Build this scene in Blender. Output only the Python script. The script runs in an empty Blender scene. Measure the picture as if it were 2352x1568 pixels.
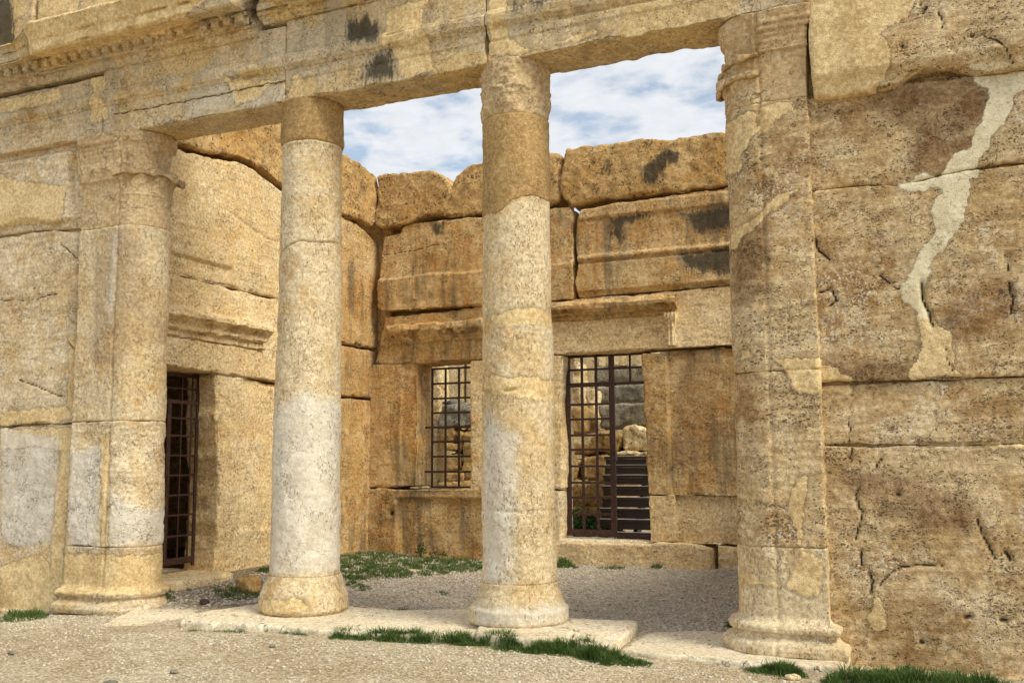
import bpy, bmesh, math, random
import numpy as np
from mathutils import Matrix, Vector
random.seed(7); RNG = np.random.default_rng(7)
SC = bpy.context.scene
COL = SC.collection
# ------------------------------------------------------------------ camera
W, H, FPX = 2352.0, 1568.0, 2273.4
YAW, PITCH, ROLL = math.radians(23.9875), math.radians(6.909), math.radians(-0.3357)
EYE = np.array([0, 0, 1.6])
_f = np.array([-math.sin(YAW)*math.cos(PITCH), math.cos(YAW)*math.cos(PITCH), math.sin(PITCH)])
_r0 = np.array([math.cos(YAW), math.sin(YAW), 0.0]); _u0 = np.cross(_r0, _f)
_r = math.cos(ROLL)*_r0 + math.sin(ROLL)*_u0; _u = math.cos(ROLL)*_u0 - math.sin(ROLL)*_r0
cam = bpy.data.cameras.new('camera'); camo = bpy.data.objects.new('camera', cam); COL.objects.link(camo)
camo.matrix_world = Matrix(((_r[0], _u[0], -_f[0], EYE[0]), (_r[1], _u[1], -_f[1], EYE[1]), (_r[2], _u[2], -_f[2], EYE[2]), (0, 0, 0, 1)))
cam.sensor_width = 36; cam.lens = 36*FPX/W; cam.clip_end = 2000; cam.clip_start = 0.05
SC.camera = camo
# ------------------------------------------------------------------ light
SUN = np.array([0.70, -0.19, 0.69]); SUN /= np.linalg.norm(SUN)
SUN_STRENGTH, SUN_ANGLE, SKY_STRENGTH, EXPOSURE = 3.1, 25.0, 0.1, 0.15
sl = bpy.data.lights.new('sun', 'SUN'); sl.energy = SUN_STRENGTH; sl.angle = math.radians(SUN_ANGLE); sl.color = (1.0, 0.93, 0.76)
so = bpy.data.objects.new('sun', sl); COL.objects.link(so)
so.rotation_euler = Vector(-SUN).to_track_quat('-Z', 'Y').to_euler()
SC.view_settings.view_transform = 'Standard'; SC.view_settings.look = 'None'
SC.view_settings.exposure = EXPOSURE; SC.view_settings.gamma = 1.0

class NT:
    """tiny node-tree writer"""
    def __init__(s, tree): s.t = tree; s.n = tree.nodes; s.l = tree.links
    def new(s, ty, **kw):
        n = s.n.new(ty)
        for k, v in kw.items(): setattr(n, k, v)
        return n
    def put(s, sock, v):
        if v is None: return
        if isinstance(v, bpy.types.NodeSocket): s.l.new(v, sock)
        else:
            if isinstance(v, tuple) and len(v) == 3 and len(sock.default_value) == 4: v = v+(1,)
            sock.default_value = v
    def math(s, op, a, b=None, c=None, clamp=False):
        n = s.new('ShaderNodeMath', operation=op, use_clamp=clamp)
        s.put(n.inputs[0], a); s.put(n.inputs[1], b)
        if c is not None: s.put(n.inputs[2], c)
        return n.outputs[0]
    def vm(s, op, a, b=None):
        n = s.new('ShaderNodeVectorMath', operation=op); s.put(n.inputs[0], a); s.put(n.inputs[1], b)
        return n.outputs[0]
    def noise(s, vec, scale, detail=4, rough=.55, dist=0, col=False):
        n = s.new('ShaderNodeTexNoise'); s.put(n.inputs['Vector'], vec); n.inputs['Scale'].default_value = scale
        n.inputs['Detail'].default_value = detail; n.inputs['Roughness'].default_value = rough; n.inputs['Distortion'].default_value = dist
        return n.outputs['Color' if col else 'Fac']
    def vor(s, vec, scale, feature='F1', rnd=1.0):
        n = s.new('ShaderNodeTexVoronoi', feature=feature); s.put(n.inputs['Vector'], vec); n.inputs['Scale'].default_value = scale
        n.inputs['Randomness'].default_value = rnd
        return n
    def step(s, x, a, b):        # smoothstep a->b (a may exceed b)
        n = s.new('ShaderNodeMapRange', interpolation_type='SMOOTHSTEP'); s.put(n.inputs[0], x)
        if a > b: n.inputs[1].default_value, n.inputs[2].default_value, n.inputs[3].default_value, n.inputs[4].default_value = b, a, 1, 0
        else: n.inputs[1].default_value, n.inputs[2].default_value = a, b
        return n.outputs[0]
    def lin(s, x, a, b, c, d):
        n = s.new('ShaderNodeMapRange'); s.put(n.inputs[0], x)
        for i, v in enumerate((a, b, c, d)): n.inputs[i+1].default_value = v
        return n.outputs[0]
    def mix(s, f, a, b, mode='MIX'):
        n = s.new('ShaderNodeMix', data_type='RGBA', blend_type=mode)
        s.put(n.inputs[0], f); s.put(n.inputs[6], a); s.put(n.inputs[7], b)
        return n.outputs[2]

world = bpy.data.worlds.new('World'); SC.world = world; world.use_nodes = True
w = NT(world.node_tree); w.n.clear()
tc = w.new('ShaderNodeTexCoord').outputs['Generated']
sky = w.new('ShaderNodeTexSky', sky_type='NISHITA', sun_disc=False)
sky.sun_elevation = math.asin(SUN[2]); sky.sun_rotation = math.atan2(SUN[0], SUN[1]); sky.air_density = 1.0; sky.dust_density = 0.6
sx = w.new('ShaderNodeSeparateXYZ'); w.put(sx.inputs[0], tc)
den = w.math('ADD', w.math('MAXIMUM', sx.outputs[2], 0.0), 0.12)
cx = w.new('ShaderNodeCombineXYZ'); w.put(cx.inputs[0], w.math('DIVIDE', sx.outputs[0], den)); w.put(cx.inputs[1], w.math('DIVIDE', sx.outputs[1], den))
cv = cx.outputs[0]
n1 = w.noise(cv, 6.5, 5, .50, .15); n2 = w.noise(cv, 1.5, 4, .5, 0.2); n3 = w.noise(cv, 20, 4, .55, .1)
cm = w.math('ADD', w.math('ADD', w.math('MULTIPLY', n1, .62), w.math('MULTIPLY', n2, .38)), w.math('MULTIPLY', n3, .07))
mask = w.step(cm, 0.36, 0.59)
mask = w.math('MAXIMUM', w.math('MULTIPLY', mask, 0.97), 0.42)
ccol = w.mix(n3, (7.0, 7.3, 7.8), (8.6, 8.7, 8.8))
skc = w.mix(1.0, sky.outputs[0], (.88, 1.22, 1.32), 'MULTIPLY')
wc = w.mix(mask, skc, ccol)
bg = w.new('ShaderNodeBackground'); w.put(bg.inputs[0], wc); bg.inputs[1].default_value = SKY_STRENGTH
wo = w.new('ShaderNodeOutputWorld'); w.l.new(bg.outputs[0], wo.inputs[0])

# ------------------------------------------------------------------ measuring: a sight line of the photograph meets a real plane
def _ray(u, v): return _f + _r*(u-W/2)/FPX - _u*(v-H/2)/FPX
def aty(u, v, Y):
    d = _ray(u, v); p = EYE + d*(Y/d[1]); return (p[0], p[2])
def atx(u, v, X):
    d = _ray(u, v); p = EYE + d*(X/d[0]); return (p[1], p[2])
def atz(u, v, Z):
    d = _ray(u, v); p = EYE + d*((Z-EYE[2])/d[2]); return (p[0], p[1])
def zy(box, l, Y):      # points of an enlarged view (box = its left, top, in picture units) on the plane Y
    return [aty(box[0]+a/2.778, box[1]+b/2.778, Y) for a, b in l]
Z1, Z2, Z3 = (0, 0), (752.6, 0), (1505.2, 0); Z6 = (1505.2, 517.4); Z4 = (0, 517.4); Z5 = (752.6, 470.4)
ZA, ZB, ZC = (0, 1003.8), (752.6, 1003.8), (1505.2, 1003.8)

# ------------------------------------------------------------------ numpy noise
_perm = RNG.permutation(256); _perm = np.concatenate([_perm, _perm, _perm])
_grad = RNG.normal(size=(256, 3)); _grad /= np.linalg.norm(_grad, axis=1)[:, None]
def perlin(p):
    i = np.floor(p).astype(int); f = p-i; i &= 255
    u = f*f*f*(f*(f*6-15)+10); out = 0
    for a in (0, 1):
        for b in (0, 1):
            for c in (0, 1):
                h = _perm[_perm[_perm[(i[:, 0]+a) & 255]+((i[:, 1]+b) & 255)]+((i[:, 2]+c) & 255)]
                g = _grad[h]; d = (g*(f-np.array([a, b, c]))).sum(1)
                wgt = (u[:, 0] if a else 1-u[:, 0])*(u[:, 1] if b else 1-u[:, 1])*(u[:, 2] if c else 1-u[:, 2])
                out = out+d*wgt
    return out
def fbm(p, s, o=3):
    r = 0; a = 1
    for k in range(o): r = r+a*perlin(p*s+17.3*k); s *= 2.1; a *= .5
    return r
def seg_dist(q, line):
    best = np.full(len(q), 9.0)
    for a, b in zip(line[:-1], line[1:]):
        a = np.array(a); b = np.array(b); ab = b-a; t = np.clip(((q-a)@ab)/(ab@ab+1e-12), 0, 1)
        best = np.minimum(best, np.linalg.norm(q-(a+t[:, None]*ab), axis=1))
    return best
def poly_sd(q, poly):
    P = list(poly)+[poly[0]]
    d = seg_dist(q, P); ins = np.zeros(len(q), bool)
    for (x1, y1), (x2, y2) in zip(P[:-1], P[1:]):
        if y1 == y2: continue
        c = ((y1 > q[:, 1]) != (y2 > q[:, 1])) & (q[:, 0] < (x2-x1)*(q[:, 1]-y1)/(y2-y1)+x1)
        ins ^= c
    return np.where(ins, d, -d)

# ------------------------------------------------------------------ materials
def new_mat(name):
    m = bpy.data.materials.new(name); m.use_nodes = True; t = NT(m.node_tree); t.n.clear()
    b = t.new('ShaderNodeBsdfPrincipled'); o = t.new('ShaderNodeOutputMaterial'); t.l.new(b.outputs[0], o.inputs[0])
    return m, t, b
def stone_mat(name, pale, mid, ochre, dark=(.10, .06, .03), pit=14, pitamt=.5, stretch=(1, 1, 2), ochre_at=(.50, .68), pale_at=(.42, .62),
              streak=.0, streakcol=(.12, .11, .09), grain=.5, wsoft=.30, wcol=((.50, .44, .35), (.66, .61, .52)), wkeep=1.0, bump=1.0, mosaic=0.0,
              crackle=.5, seed=0.0, lichen=0.0, rough=1.0, bed=0.0, crust=0.0, patches=True):
    m, t, b = new_mat(name)
    P = t.vm('ADD', t.new('ShaderNodeNewGeometry').outputs['Position'], (seed*13.1, seed*7.7, seed*3.3))
    oi = t.new('ShaderNodeObjectInfo').outputs['Random']
    mul = lambda a, b_: t.math('MULTIPLY', a, b_)
    add = lambda a, b_: t.math('ADD', a, b_)
    big = t.noise(P, .9, 3, .6, .3); med = t.noise(P, 3.6, 5, .68, .4); fine = t.noise(P, 24, 5, .75); grn = t.noise(P, 95, 2, .7)
    a = add(add(mul(big, .4), mul(med, .45)), mul(fine, .15))
    c = t.mix(t.step(a, *pale_at), mid, pale)
    Q = t.vm('ADD', P, (31, 11, 5))
    o1 = add(mul(t.noise(Q, 1.3, 4, .65, .5), .6), mul(t.noise(Q, 7, 4, .7, .3), .4))
    c = t.mix(mul(t.step(o1, *ochre_at), .85), c, ochre)
    if mosaic:
        vd = t.vm('ADD', P, t.vm('MULTIPLY', t.vm('SUBTRACT', t.noise(P, 2.5, 3, .6, 0, True), (.5, .5, .5)), (.5, .5, .5)))
        v = t.vor(vd, 1.7); vs = t.new('ShaderNodeSeparateXYZ'); t.put(vs.inputs[0], v.outputs['Color'])
        c = t.mix(mul(t.step(vs.outputs[0], .55, .6), mosaic), c, (.66, .52, .29))
        c = t.mix(mul(t.step(vs.outputs[1], .62, .66), mosaic*.8), c, (.60, .53, .42))
    zone = t.step(big, .40, .62)            # calmer and rougher areas alternate
    c = t.mix(1.0, c, t.mix(t.step(fine, .28, .72), (.72, .675, .61), (1.20, 1.21, 1.22)), 'MULTIPLY')
    c = t.mix(mul(t.lin(zone, 0, 1, .35, 1.0), grain), c, t.mix(t.step(grn, .3, .7), (.72, .67, .60), (1.20, 1.21, 1.23)), 'MULTIPLY')
    hbed = None
    if bed:
        bd = t.noise(t.vm('MULTIPLY', P, (1.0, 1.0, 6.5)), 2.6, 5, .7, .35)
        c = t.mix(bed, c, t.mix(t.step(bd, .34, .66), (.66, .59, .50), (1.22, 1.22, 1.22)), 'MULTIPLY'); hbed = mul(bd, bed*.9)
    if crust:
        cr = t.math('MULTIPLY', t.step(t.noise(t.vm('ADD', P, (4, 4, 4)), 38, 3, .7), .50, .62), t.step(t.noise(t.vm('ADD', P, (14, 4, 9)), 1.5, 4, .65, .3), .50, .60))
        c = t.mix(mul(cr, crust), c, (.76, .70, .60))
    if streak:
        s1 = t.noise(t.vm('MULTIPLY', P, (3.4, 3.4, .34)), 1.5, 5, .66, .3); s2 = t.noise(P, 1.1, 2, .5)
        sm = t.step(add(mul(s1, .65), mul(s2, .35)), .50, .64)
        c = t.mix(mul(mul(sm, t.lin(fine, .3, .65, .35, 1.0)), streak), c, streakcol)
        c = t.mix(mul(t.step(s1, .46, .36), streak*.45), c, pale)
    if lichen:
        l1 = add(mul(t.noise(t.vm('ADD', P, (3, 50, 8)), 1.9, 6, .75, .4), .7), mul(fine, .3))
        c = t.mix(mul(t.step(l1, .555, .60), lichen), c, (.055, .05, .042))
    R = t.vm('ADD', t.vm('MULTIPLY', P, stretch), t.vm('MULTIPLY', t.noise(P, 14, 1, .6, 0, True), (.10, .10, .10)))
    v1 = t.vor(R, pit); v2 = t.vor(t.vm('ADD', R, (5, 2, 9)), pit*2.3)
    clus = t.noise(t.vm('ADD', t.vm('MULTIPLY', P, tuple(k**.5 for k in stretch)), (9, 1, 4)), 3.0, 3, .6)
    vr = t.new('ShaderNodeSeparateColor'); t.put(vr.inputs[0], v1.outputs['Color'])
    p1 = t.step(t.math('SUBTRACT', v1.outputs['Distance'], mul(t.lin(clus, .34, .68, .07, .42), t.lin(vr.outputs[0], 0, 1, .1, 1.35))), .035, -.045)
    p2 = t.step(t.math('SUBTRACT', v2.outputs['Distance'], t.lin(clus, .36, .70, .0, .36)), .05, -.08)
    hole = mul(t.math('MAXIMUM', p1, mul(p2, .75)), pitamt)
    if crackle:
        D = t.vm('ADD', P, t.vm('MULTIPLY', t.noise(P, 4, 3, .65, 0, True), (.60, .60, .60)))
        ve = t.vor(t.vm('MULTIPLY', D, (1, 1, 1.35)), 1.5, 'DISTANCE_TO_EDGE')
        ck = mul(mul(t.step(ve.outputs['Distance'], .012, .003), t.step(med, .46, .54)), crackle)
        hole = t.math('MAXIMUM', hole, ck)
    both = None
    tone = t.step(add(mul(med, .6), mul(fine, .4)), .38, .62)
    if patches:
        at = t.new('ShaderNodeAttribute', attribute_name='patch'); sc = t.new('ShaderNodeSeparateColor'); t.put(sc.inputs[0], at.outputs['Color'])
        wob = add(mul(t.math('SUBTRACT', fine, .5), .22), mul(t.math('SUBTRACT', grn, .5), .10))
        rust = t.step(add(at.outputs['Alpha'], wob), .15, .62)
        c = t.mix(mul(mul(rust, t.lin(med, .3, .65, .2, .95)), 1.0 if wkeep < .5 else .5), c, t.mix(t.step(fine, .35, .65), (.17, .085, .035), (.33, .205, .105)))
        cream = t.step(add(sc.outputs[0], wob), .46, .54); white = t.step(add(sc.outputs[1], wob), .5-wsoft, .5+wsoft)
        both = t.math('MAXIMUM', cream, mul(white, 1.0-wkeep))
        hole = mul(hole, t.math('SUBTRACT', 1.0, mul(both, .85)))
        cc = t.mix(1.0, t.mix(tone, (.64, .50, .28), (.82, .69, .45)), t.mix(t.step(fine, .25, .75), (.78, .74, .68), (1.12, 1.12, 1.12)), 'MULTIPLY')
        cc = t.mix(.5, cc, t.mix(1.0, cc, t.mix(t.step(grn, .3, .7), (.7, .66, .6), (1.2, 1.2, 1.2)), 'MULTIPLY'))
        c = t.mix(mul(cream, t.lin(med, .3, .6, .82, 1.0)), c, cc)
        c = t.mix(mul(white, 1.0 if wkeep < .5 else .70), c, t.mix(tone, *wcol))
        if wkeep < .5:      # hairlines in the dry plaster, dirt along its ragged lip
            pv = t.vor(t.vm('ADD', P, t.vm('MULTIPLY', t.noise(P, 9, 2, .6, 0, True), (.2, .2, .2))), 5.5, 'DISTANCE_TO_EDGE')
            c = t.mix(mul(mul(t.step(pv.outputs['Distance'], .02, .005), white), .45), c, (.33, .25, .13))
        lip = mul(t.step(add(t.math('MAXIMUM', sc.outputs[0], mul(sc.outputs[1], 1.0-wkeep)), wob), .36, .46), t.math('SUBTRACT', 1.0, both))
        c = t.mix(mul(lip, .22), c, (.16, .10, .045))
        bs = add(mul(t.math('SUBTRACT', t.noise(t.vm('MULTIPLY', P, (3, 3, .8)), 4.5, 5, .75, .3), .5), 1.7), mul(t.math('SUBTRACT', fine, .5), .9))
        black = mul(t.step(sc.outputs[2], .05, .35), t.step(add(sc.outputs[2], bs), .42, .85))
        c = t.mix(mul(black, .86), c, (.06, .052, .042))
    if patches:
        ca = t.new('ShaderNodeAttribute', attribute_name='crack').outputs['Fac']
        c = t.mix(mul(t.step(add(ca, mul(wob, .8)), .35, .80), .85), c, (.045, .028, .015))
    c = t.mix(mul(hole, .95), c, dark)
    c = t.mix(.20, c, t.mix(1.0, t.mix(1.0, c, c, 'MULTIPLY'), (1.55, 1.55, 1.55), 'MULTIPLY'))
    c = t.mix(1.0, c, t.mix(oi, (.98, .96, .90), (1.11, 1.10, 1.05)), 'MULTIPLY')
    t.put(b.inputs['Base Color'], c); b.inputs['Roughness'].default_value = .95; b.inputs['Specular IOR Level'].default_value = .15
    hgt = add(mul(med, .8), mul(fine, .58*rough))
    if hbed is not None: hgt = add(hgt, hbed)
    if both is not None: hgt = mul(hgt, t.math('SUBTRACT', 1.0, mul(both, .5)))
    hgt = t.math('SUBTRACT', add(hgt, mul(grn, .20*rough)), mul(hole, .8))
    bp = t.new('ShaderNodeBump'); bp.inputs['Strength'].default_value = 1.0; bp.inputs['Distance'].default_value = .022*bump
    t.put(bp.inputs['Height'], hgt); t.put(b.inputs['Normal'], bp.outputs[0])
    return m
M = {}
M['right'] = stone_mat('travertine_brown', (.69, .58, .40), (.58, .435, .25), (.41, .265, .12), pit=30, pitamt=0.75, stretch=(1, 1, 1.8), pale_at=(.40, .56), ochre_at=(.49, .63), crackle=0.35, seed=1, bump=1.25, wsoft=.04, wcol=((.72, .64, .46), (.84, .78, .62)), wkeep=.1, bed=.55, crust=.9)
M['left'] = stone_mat('limestone_pale', (.74, .66, .52), (.66, .53, .335), (.60, .42, .20), pit=32, pitamt=0.55, stretch=(1, 1, 1.3), pale_at=(.40, .55), ochre_at=(.52, .66), seed=2, wcol=((.60, .57, .53), (.76, .74, .71)), dark=(.18, .11, .05), bed=.4, crust=.5, crackle=0.35)
M['ent'] = stone_mat('entablature_stone', (.70, .60, .44), (.62, .49, .29), (.46, .30, .13), dark=(.15, .09, .04), pit=34, pitamt=.6, stretch=(1, 1, 1.4), mosaic=.8, streak=.35, seed=3, crackle=0.55, bump=.7, crust=.3)
M['col'] = stone_mat('column_stone', (.72, .63, .475), (.65, .52, .325), (.60, .42, .20), dark=(.28, .16, .06), pit=26, pitamt=0.55, stretch=(1.7, 1.7, .7), pale_at=(.40, .56), ochre_at=(.52, .66), crackle=0.2, seed=4, bump=.9, wcol=((.62, .585, .53), (.78, .755, .71)), grain=.35)
M['colbrown'] = stone_mat('repaired_drum', (.53, .39, .205), (.46, .325, .16), (.40, .27, .125), pit=60, pitamt=.4, stretch=(1, 1, 1), crackle=.0, seed=5, bump=.5, grain=.9, patches=False)
M['cap'] = stone_mat('capital_stone', (.66, .54, .37), (.57, .44, .27), (.46, .32, .155), pit=30, pitamt=.35, stretch=(1, 1, 1), crackle=.5, seed=6, bump=.8, patches=False, grain=.3)
M['back'] = stone_mat('cella_stone', (.69, .55, .34), (.58, .41, .20), (.52, .30, .11), pit=24, pitamt=0.6, stretch=(1, 1, 1.5), streak=.75, pale_at=(.42, .58), ochre_at=(.46, .64), lichen=.25, seed=7, bump=1.2, crackle=0.4, bed=.25)
M['rock'] = stone_mat('weathered_rock', (.70, .54, .31), (.60, .42, .20), (.56, .34, .12), pit=18, pitamt=.7, stretch=(1, 1, 1), streak=.2, ochre_at=(.46, .64), lichen=.3, seed=8, bump=1.8, crackle=.8)
M['side'] = stone_mat('sunlit_limestone', (.86, .75, .54), (.78, .63, .39), (.67, .46, .21), pit=24, pitamt=0.55, stretch=(1, 1, 1.4), ochre_at=(.52, .68), seed=9, bump=1.3, streak=.10, dark=(.22, .13, .05), crackle=0.28, patches=False, bed=.3, crust=.55)
M['slab'] = stone_mat('paving_stone', (.74, .69, .58), (.70, .63, .50), (.63, .53, .38), pit=26, pitamt=.2, stretch=(1, 1, 1), seed=10, bump=.5, crackle=.9, patches=False, grain=.3)
M['far'] = stone_mat('far_pale_stone', (.80, .70, .50), (.70, .57, .35), (.60, .43, .21), pit=14, pitamt=.5, stretch=(1, 1, 1), streak=.2, seed=11, bump=1.5, lichen=.1, patches=False)
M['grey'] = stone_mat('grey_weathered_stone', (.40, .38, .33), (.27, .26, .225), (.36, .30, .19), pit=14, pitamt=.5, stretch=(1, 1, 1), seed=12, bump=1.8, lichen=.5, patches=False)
M['ochre'] = stone_mat('rubble_ochre', (.58, .44, .23), (.48, .335, .145), (.36, .22, .085), pit=14, pitamt=.5, stretch=(1, 1, 1), seed=13, bump=2.0, lichen=.3, patches=False)

def metal_mat():
    m, t, b = new_mat('rusty_painted_iron'); P = t.new('ShaderNodeNewGeometry').outputs['Position']
    n = t.noise(P, 22, 6, .7); c = t.mix(t.step(n, .40, .66), (.030, .011, .007), (.085, .030, .016))
    c = t.mix(t.step(t.noise(P, 30, 3, .6), .71, .76), c, (.30, .26, .22))
    t.put(b.inputs['Base Color'], c); b.inputs['Roughness'].default_value = .6
    bp = t.new('ShaderNodeBump'); bp.inputs['Distance'].default_value = .003; t.put(bp.inputs['Height'], n); t.put(b.inputs['Normal'], bp.outputs[0]); return m
M['iron'] = metal_mat()
def wood_mat():
    m, t, b = new_mat('dark_stained_wood'); P = t.new('ShaderNodeNewGeometry').outputs['Position']
    n = t.noise(t.vm('MULTIPLY', P, (2, 20, 20)), 3, 6, .65); c = t.mix(n, (.022, .014, .010), (.065, .040, .028))
    t.put(b.inputs['Base Color'], c); b.inputs['Roughness'].default_value = .42; return m
M['wood'] = wood_mat()
m_, t_, b_ = new_mat('lit_metal_edge'); b_.inputs['Base Color'].default_value = (.6, .6, .6, 1); b_.inputs['Roughness'].default_value = .4; b_.inputs['Metallic'].default_value = .6; M['lit_edge'] = m_  # pale colour stands in for sky light on the stair tread edges
def grass_mat(name, c1, c2, c3):
    m, t, b = new_mat(name); P = t.new('ShaderNodeNewGeometry').outputs['Position']
    n = t.noise(P, 6, 4, .7); n2 = t.noise(P, 60, 2, .6)
    c = t.mix(t.step(n, .35, .65), c1, c2); c = t.mix(t.step(n2, .60, .72), c, c3)
    t.put(b.inputs['Base Color'], c); b.inputs['Roughness'].default_value = .6; b.inputs['Specular IOR Level'].default_value = .25
    tr = t.new('ShaderNodeBsdfTranslucent'); t.put(tr.inputs[0], c); ms = t.new('ShaderNodeMixShader'); ms.inputs[0].default_value = .25
    t.l.new(b.outputs[0], ms.inputs[1]); t.l.new(tr.outputs[0], ms.inputs[2]); t.l.new(ms.outputs[0], t.n['Material Output'].inputs[0]); return m
M['grass'] = grass_mat('grass_blades', (.06, .12, .022), (.11, .175, .038), (.30, .27, .12))
M['leaf'] = grass_mat('weed_leaves', (.02, .06, .012), (.04, .095, .02), (.07, .11, .03))
def ground_mat():
    m, t, b = new_mat('gravel_ground'); P = t.new('ShaderNodeNewGeometry').outputs['Position']
    s = t.new('ShaderNodeSeparateXYZ'); t.put(s.inputs[0], P)
    big = t.noise(P, .8, 5, .6); med = t.noise(P, 4, 6, .65); fn = t.noise(P, 30, 6, .7)
    outer = t.mix(t.step(t.math('ADD', t.math('MULTIPLY', big, .5), t.math('MULTIPLY', med, .5)), .38, .62), (.48, .395, .26), (.62, .54, .40))
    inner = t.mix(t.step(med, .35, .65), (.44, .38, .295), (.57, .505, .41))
    dirt = t.math('MULTIPLY', t.step(t.math('ADD', s.outputs[0], t.math('MULTIPLY', med, 1.5)), -6.4, -7.2), 1.0)
    inner = t.mix(dirt, inner, (.33, .26, .175))
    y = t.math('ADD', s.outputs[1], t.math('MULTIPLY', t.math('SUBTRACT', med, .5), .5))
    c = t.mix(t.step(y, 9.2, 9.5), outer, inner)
    R = t.vm('ADD', P, t.vm('MULTIPLY', t.noise(P, 20, 2, .5, 0, True), (.03, .03, .03)))
    v = t.vor(R, 48); v2 = t.vor(R, 95); vs = t.new('ShaderNodeSeparateXYZ'); t.put(vs.inputs[0], v.outputs['Color'])
    c = t.mix(1.0, c, t.mix(vs.outputs[0], (.62, .58, .52), (1.35, 1.36, 1.38)), 'MULTIPLY')
    c = t.mix(t.math('MULTIPLY', t.step(v.outputs['Distance'], .45, .75), .55), c, t.mix(1.0, c, (.55, .5, .42), 'MULTIPLY'))
    c = t.mix(1.0, c, t.mix(t.step(fn, .3, .7), (.8, .78, .75), (1.15, 1.15, 1.15)), 'MULTIPLY')
    t.put(b.inputs['Base Color'], c); b.inputs['Roughness'].default_value = 1; b.inputs['Specular IOR Level'].default_value = .1
    h = t.math('SUBTRACT', t.math('MULTIPLY', fn, .5), t.math('MULTIPLY', v.outputs['Distance'], .9)); h = t.math('SUBTRACT', h, t.math('MULTIPLY', v2.outputs['Distance'], .4))
    h = t.math('ADD', h, t.math('MULTIPLY', med, 1.2))
    bp = t.new('ShaderNodeBump'); bp.inputs['Distance'].default_value = .013; t.put(bp.inputs['Height'], h); t.put(b.inputs['Normal'], bp.outputs[0]); return m
M['ground'] = ground_mat()
def pebble_mat(name, a, c_, d):
    m, t, b = new_mat(name); P = t.new('ShaderNodeNewGeometry').outputs['Position']
    v = t.vor(P, 28); vs = t.new('ShaderNodeSeparateXYZ'); t.put(vs.inputs[0], v.outputs['Color'])
    c = t.mix(vs.outputs[0], a, c_); c = t.mix(t.step(vs.outputs[1], .93, .96), c, d)
    c = t.mix(1.0, c, t.mix(t.noise(P, 120, 4, .7), (.75, .74, .72), (1.2, 1.2, 1.2)), 'MULTIPLY')
    t.put(b.inputs['Base Color'], c); b.inputs['Roughness'].default_value = .95; b.inputs['Specular IOR Level'].default_value = .15; return m
M['pebble'] = pebble_mat('pale_pebbles', (.52, .45, .32), (.66, .60, .48), (.30, .28, .24))
M['pebble2'] = pebble_mat('grey_pebbles', (.42, .365, .295), (.64, .58, .49), (.26, .24, .21))

# ------------------------------------------------------------------ object helpers
def tag(o, label=None, cat=None, group=None, kind=None):
    for k, v in (('label', label), ('category', cat), ('group', group), ('kind', kind)):
        if v: o[k] = v
    return o
def thing(name, label, cat, loc=(0, 0, 0), group=None, kind=None):
    o = bpy.data.objects.new(name, None); COL.objects.link(o); o.location = loc; o.empty_display_size = .2
    return tag(o, label, cat, group, kind)
def link(name, me, mat, parent=None):
    o = bpy.data.objects.new(name, me); COL.objects.link(o)
    if mat: me.materials.append(mat)
    if parent is not None:
        o.parent = parent
        L = parent; off = Vector((0, 0, 0))
        while L is not None: off += L.location; L = L.parent
        o.location = -off      # shapes are written in world coordinates
    return o
def mesh_from(name, V, F, smooth=False):
    me = bpy.data.meshes.new(name); me.from_pydata([tuple(map(float, p)) for p in V], [], F); me.update()
    if smooth: me.polygons.foreach_set('use_smooth', [True]*len(me.polygons))
    return me
def rough_outline(pts, step=.14, amp=.01, rng=random):
    out = []
    n = len(pts)
    for i in range(n):
        a = np.array(pts[i], float); b = np.array(pts[(i+1) % n], float); L = np.linalg.norm(b-a)
        k = max(1, int(L/step)); nn = np.array([-(b-a)[1], (b-a)[0]])/max(L, 1e-6)
        for j in range(k):
            p = a+(b-a)*j/k
            if j: p = p+nn*rng.gauss(0, amp)
            else: p = p+np.array([rng.gauss(0, amp), rng.gauss(0, amp)])*.5
            out.append(tuple(p))
    return out
def prism(pts, plane, d0, d1):
    n = len(pts)
    def v(p, d): return {'Y': (p[0], d, p[1]), 'X': (d, p[0], p[1]), 'Z': (p[0], p[1], d)}[plane]
    V = [v(p, d0) for p in pts]+[v(p, d1) for p in pts]
    F = [list(range(n)), list(range(2*n-1, n-1, -1))]+[[i, i+n, (i+1) % n+n, (i+1) % n] for i in range(n)]
    return V, F
def fix(me):
    bm = bmesh.new(); bm.from_mesh(me); bmesh.ops.recalc_face_normals(bm, faces=bm.faces); bm.to_mesh(me); bm.free()
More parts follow.
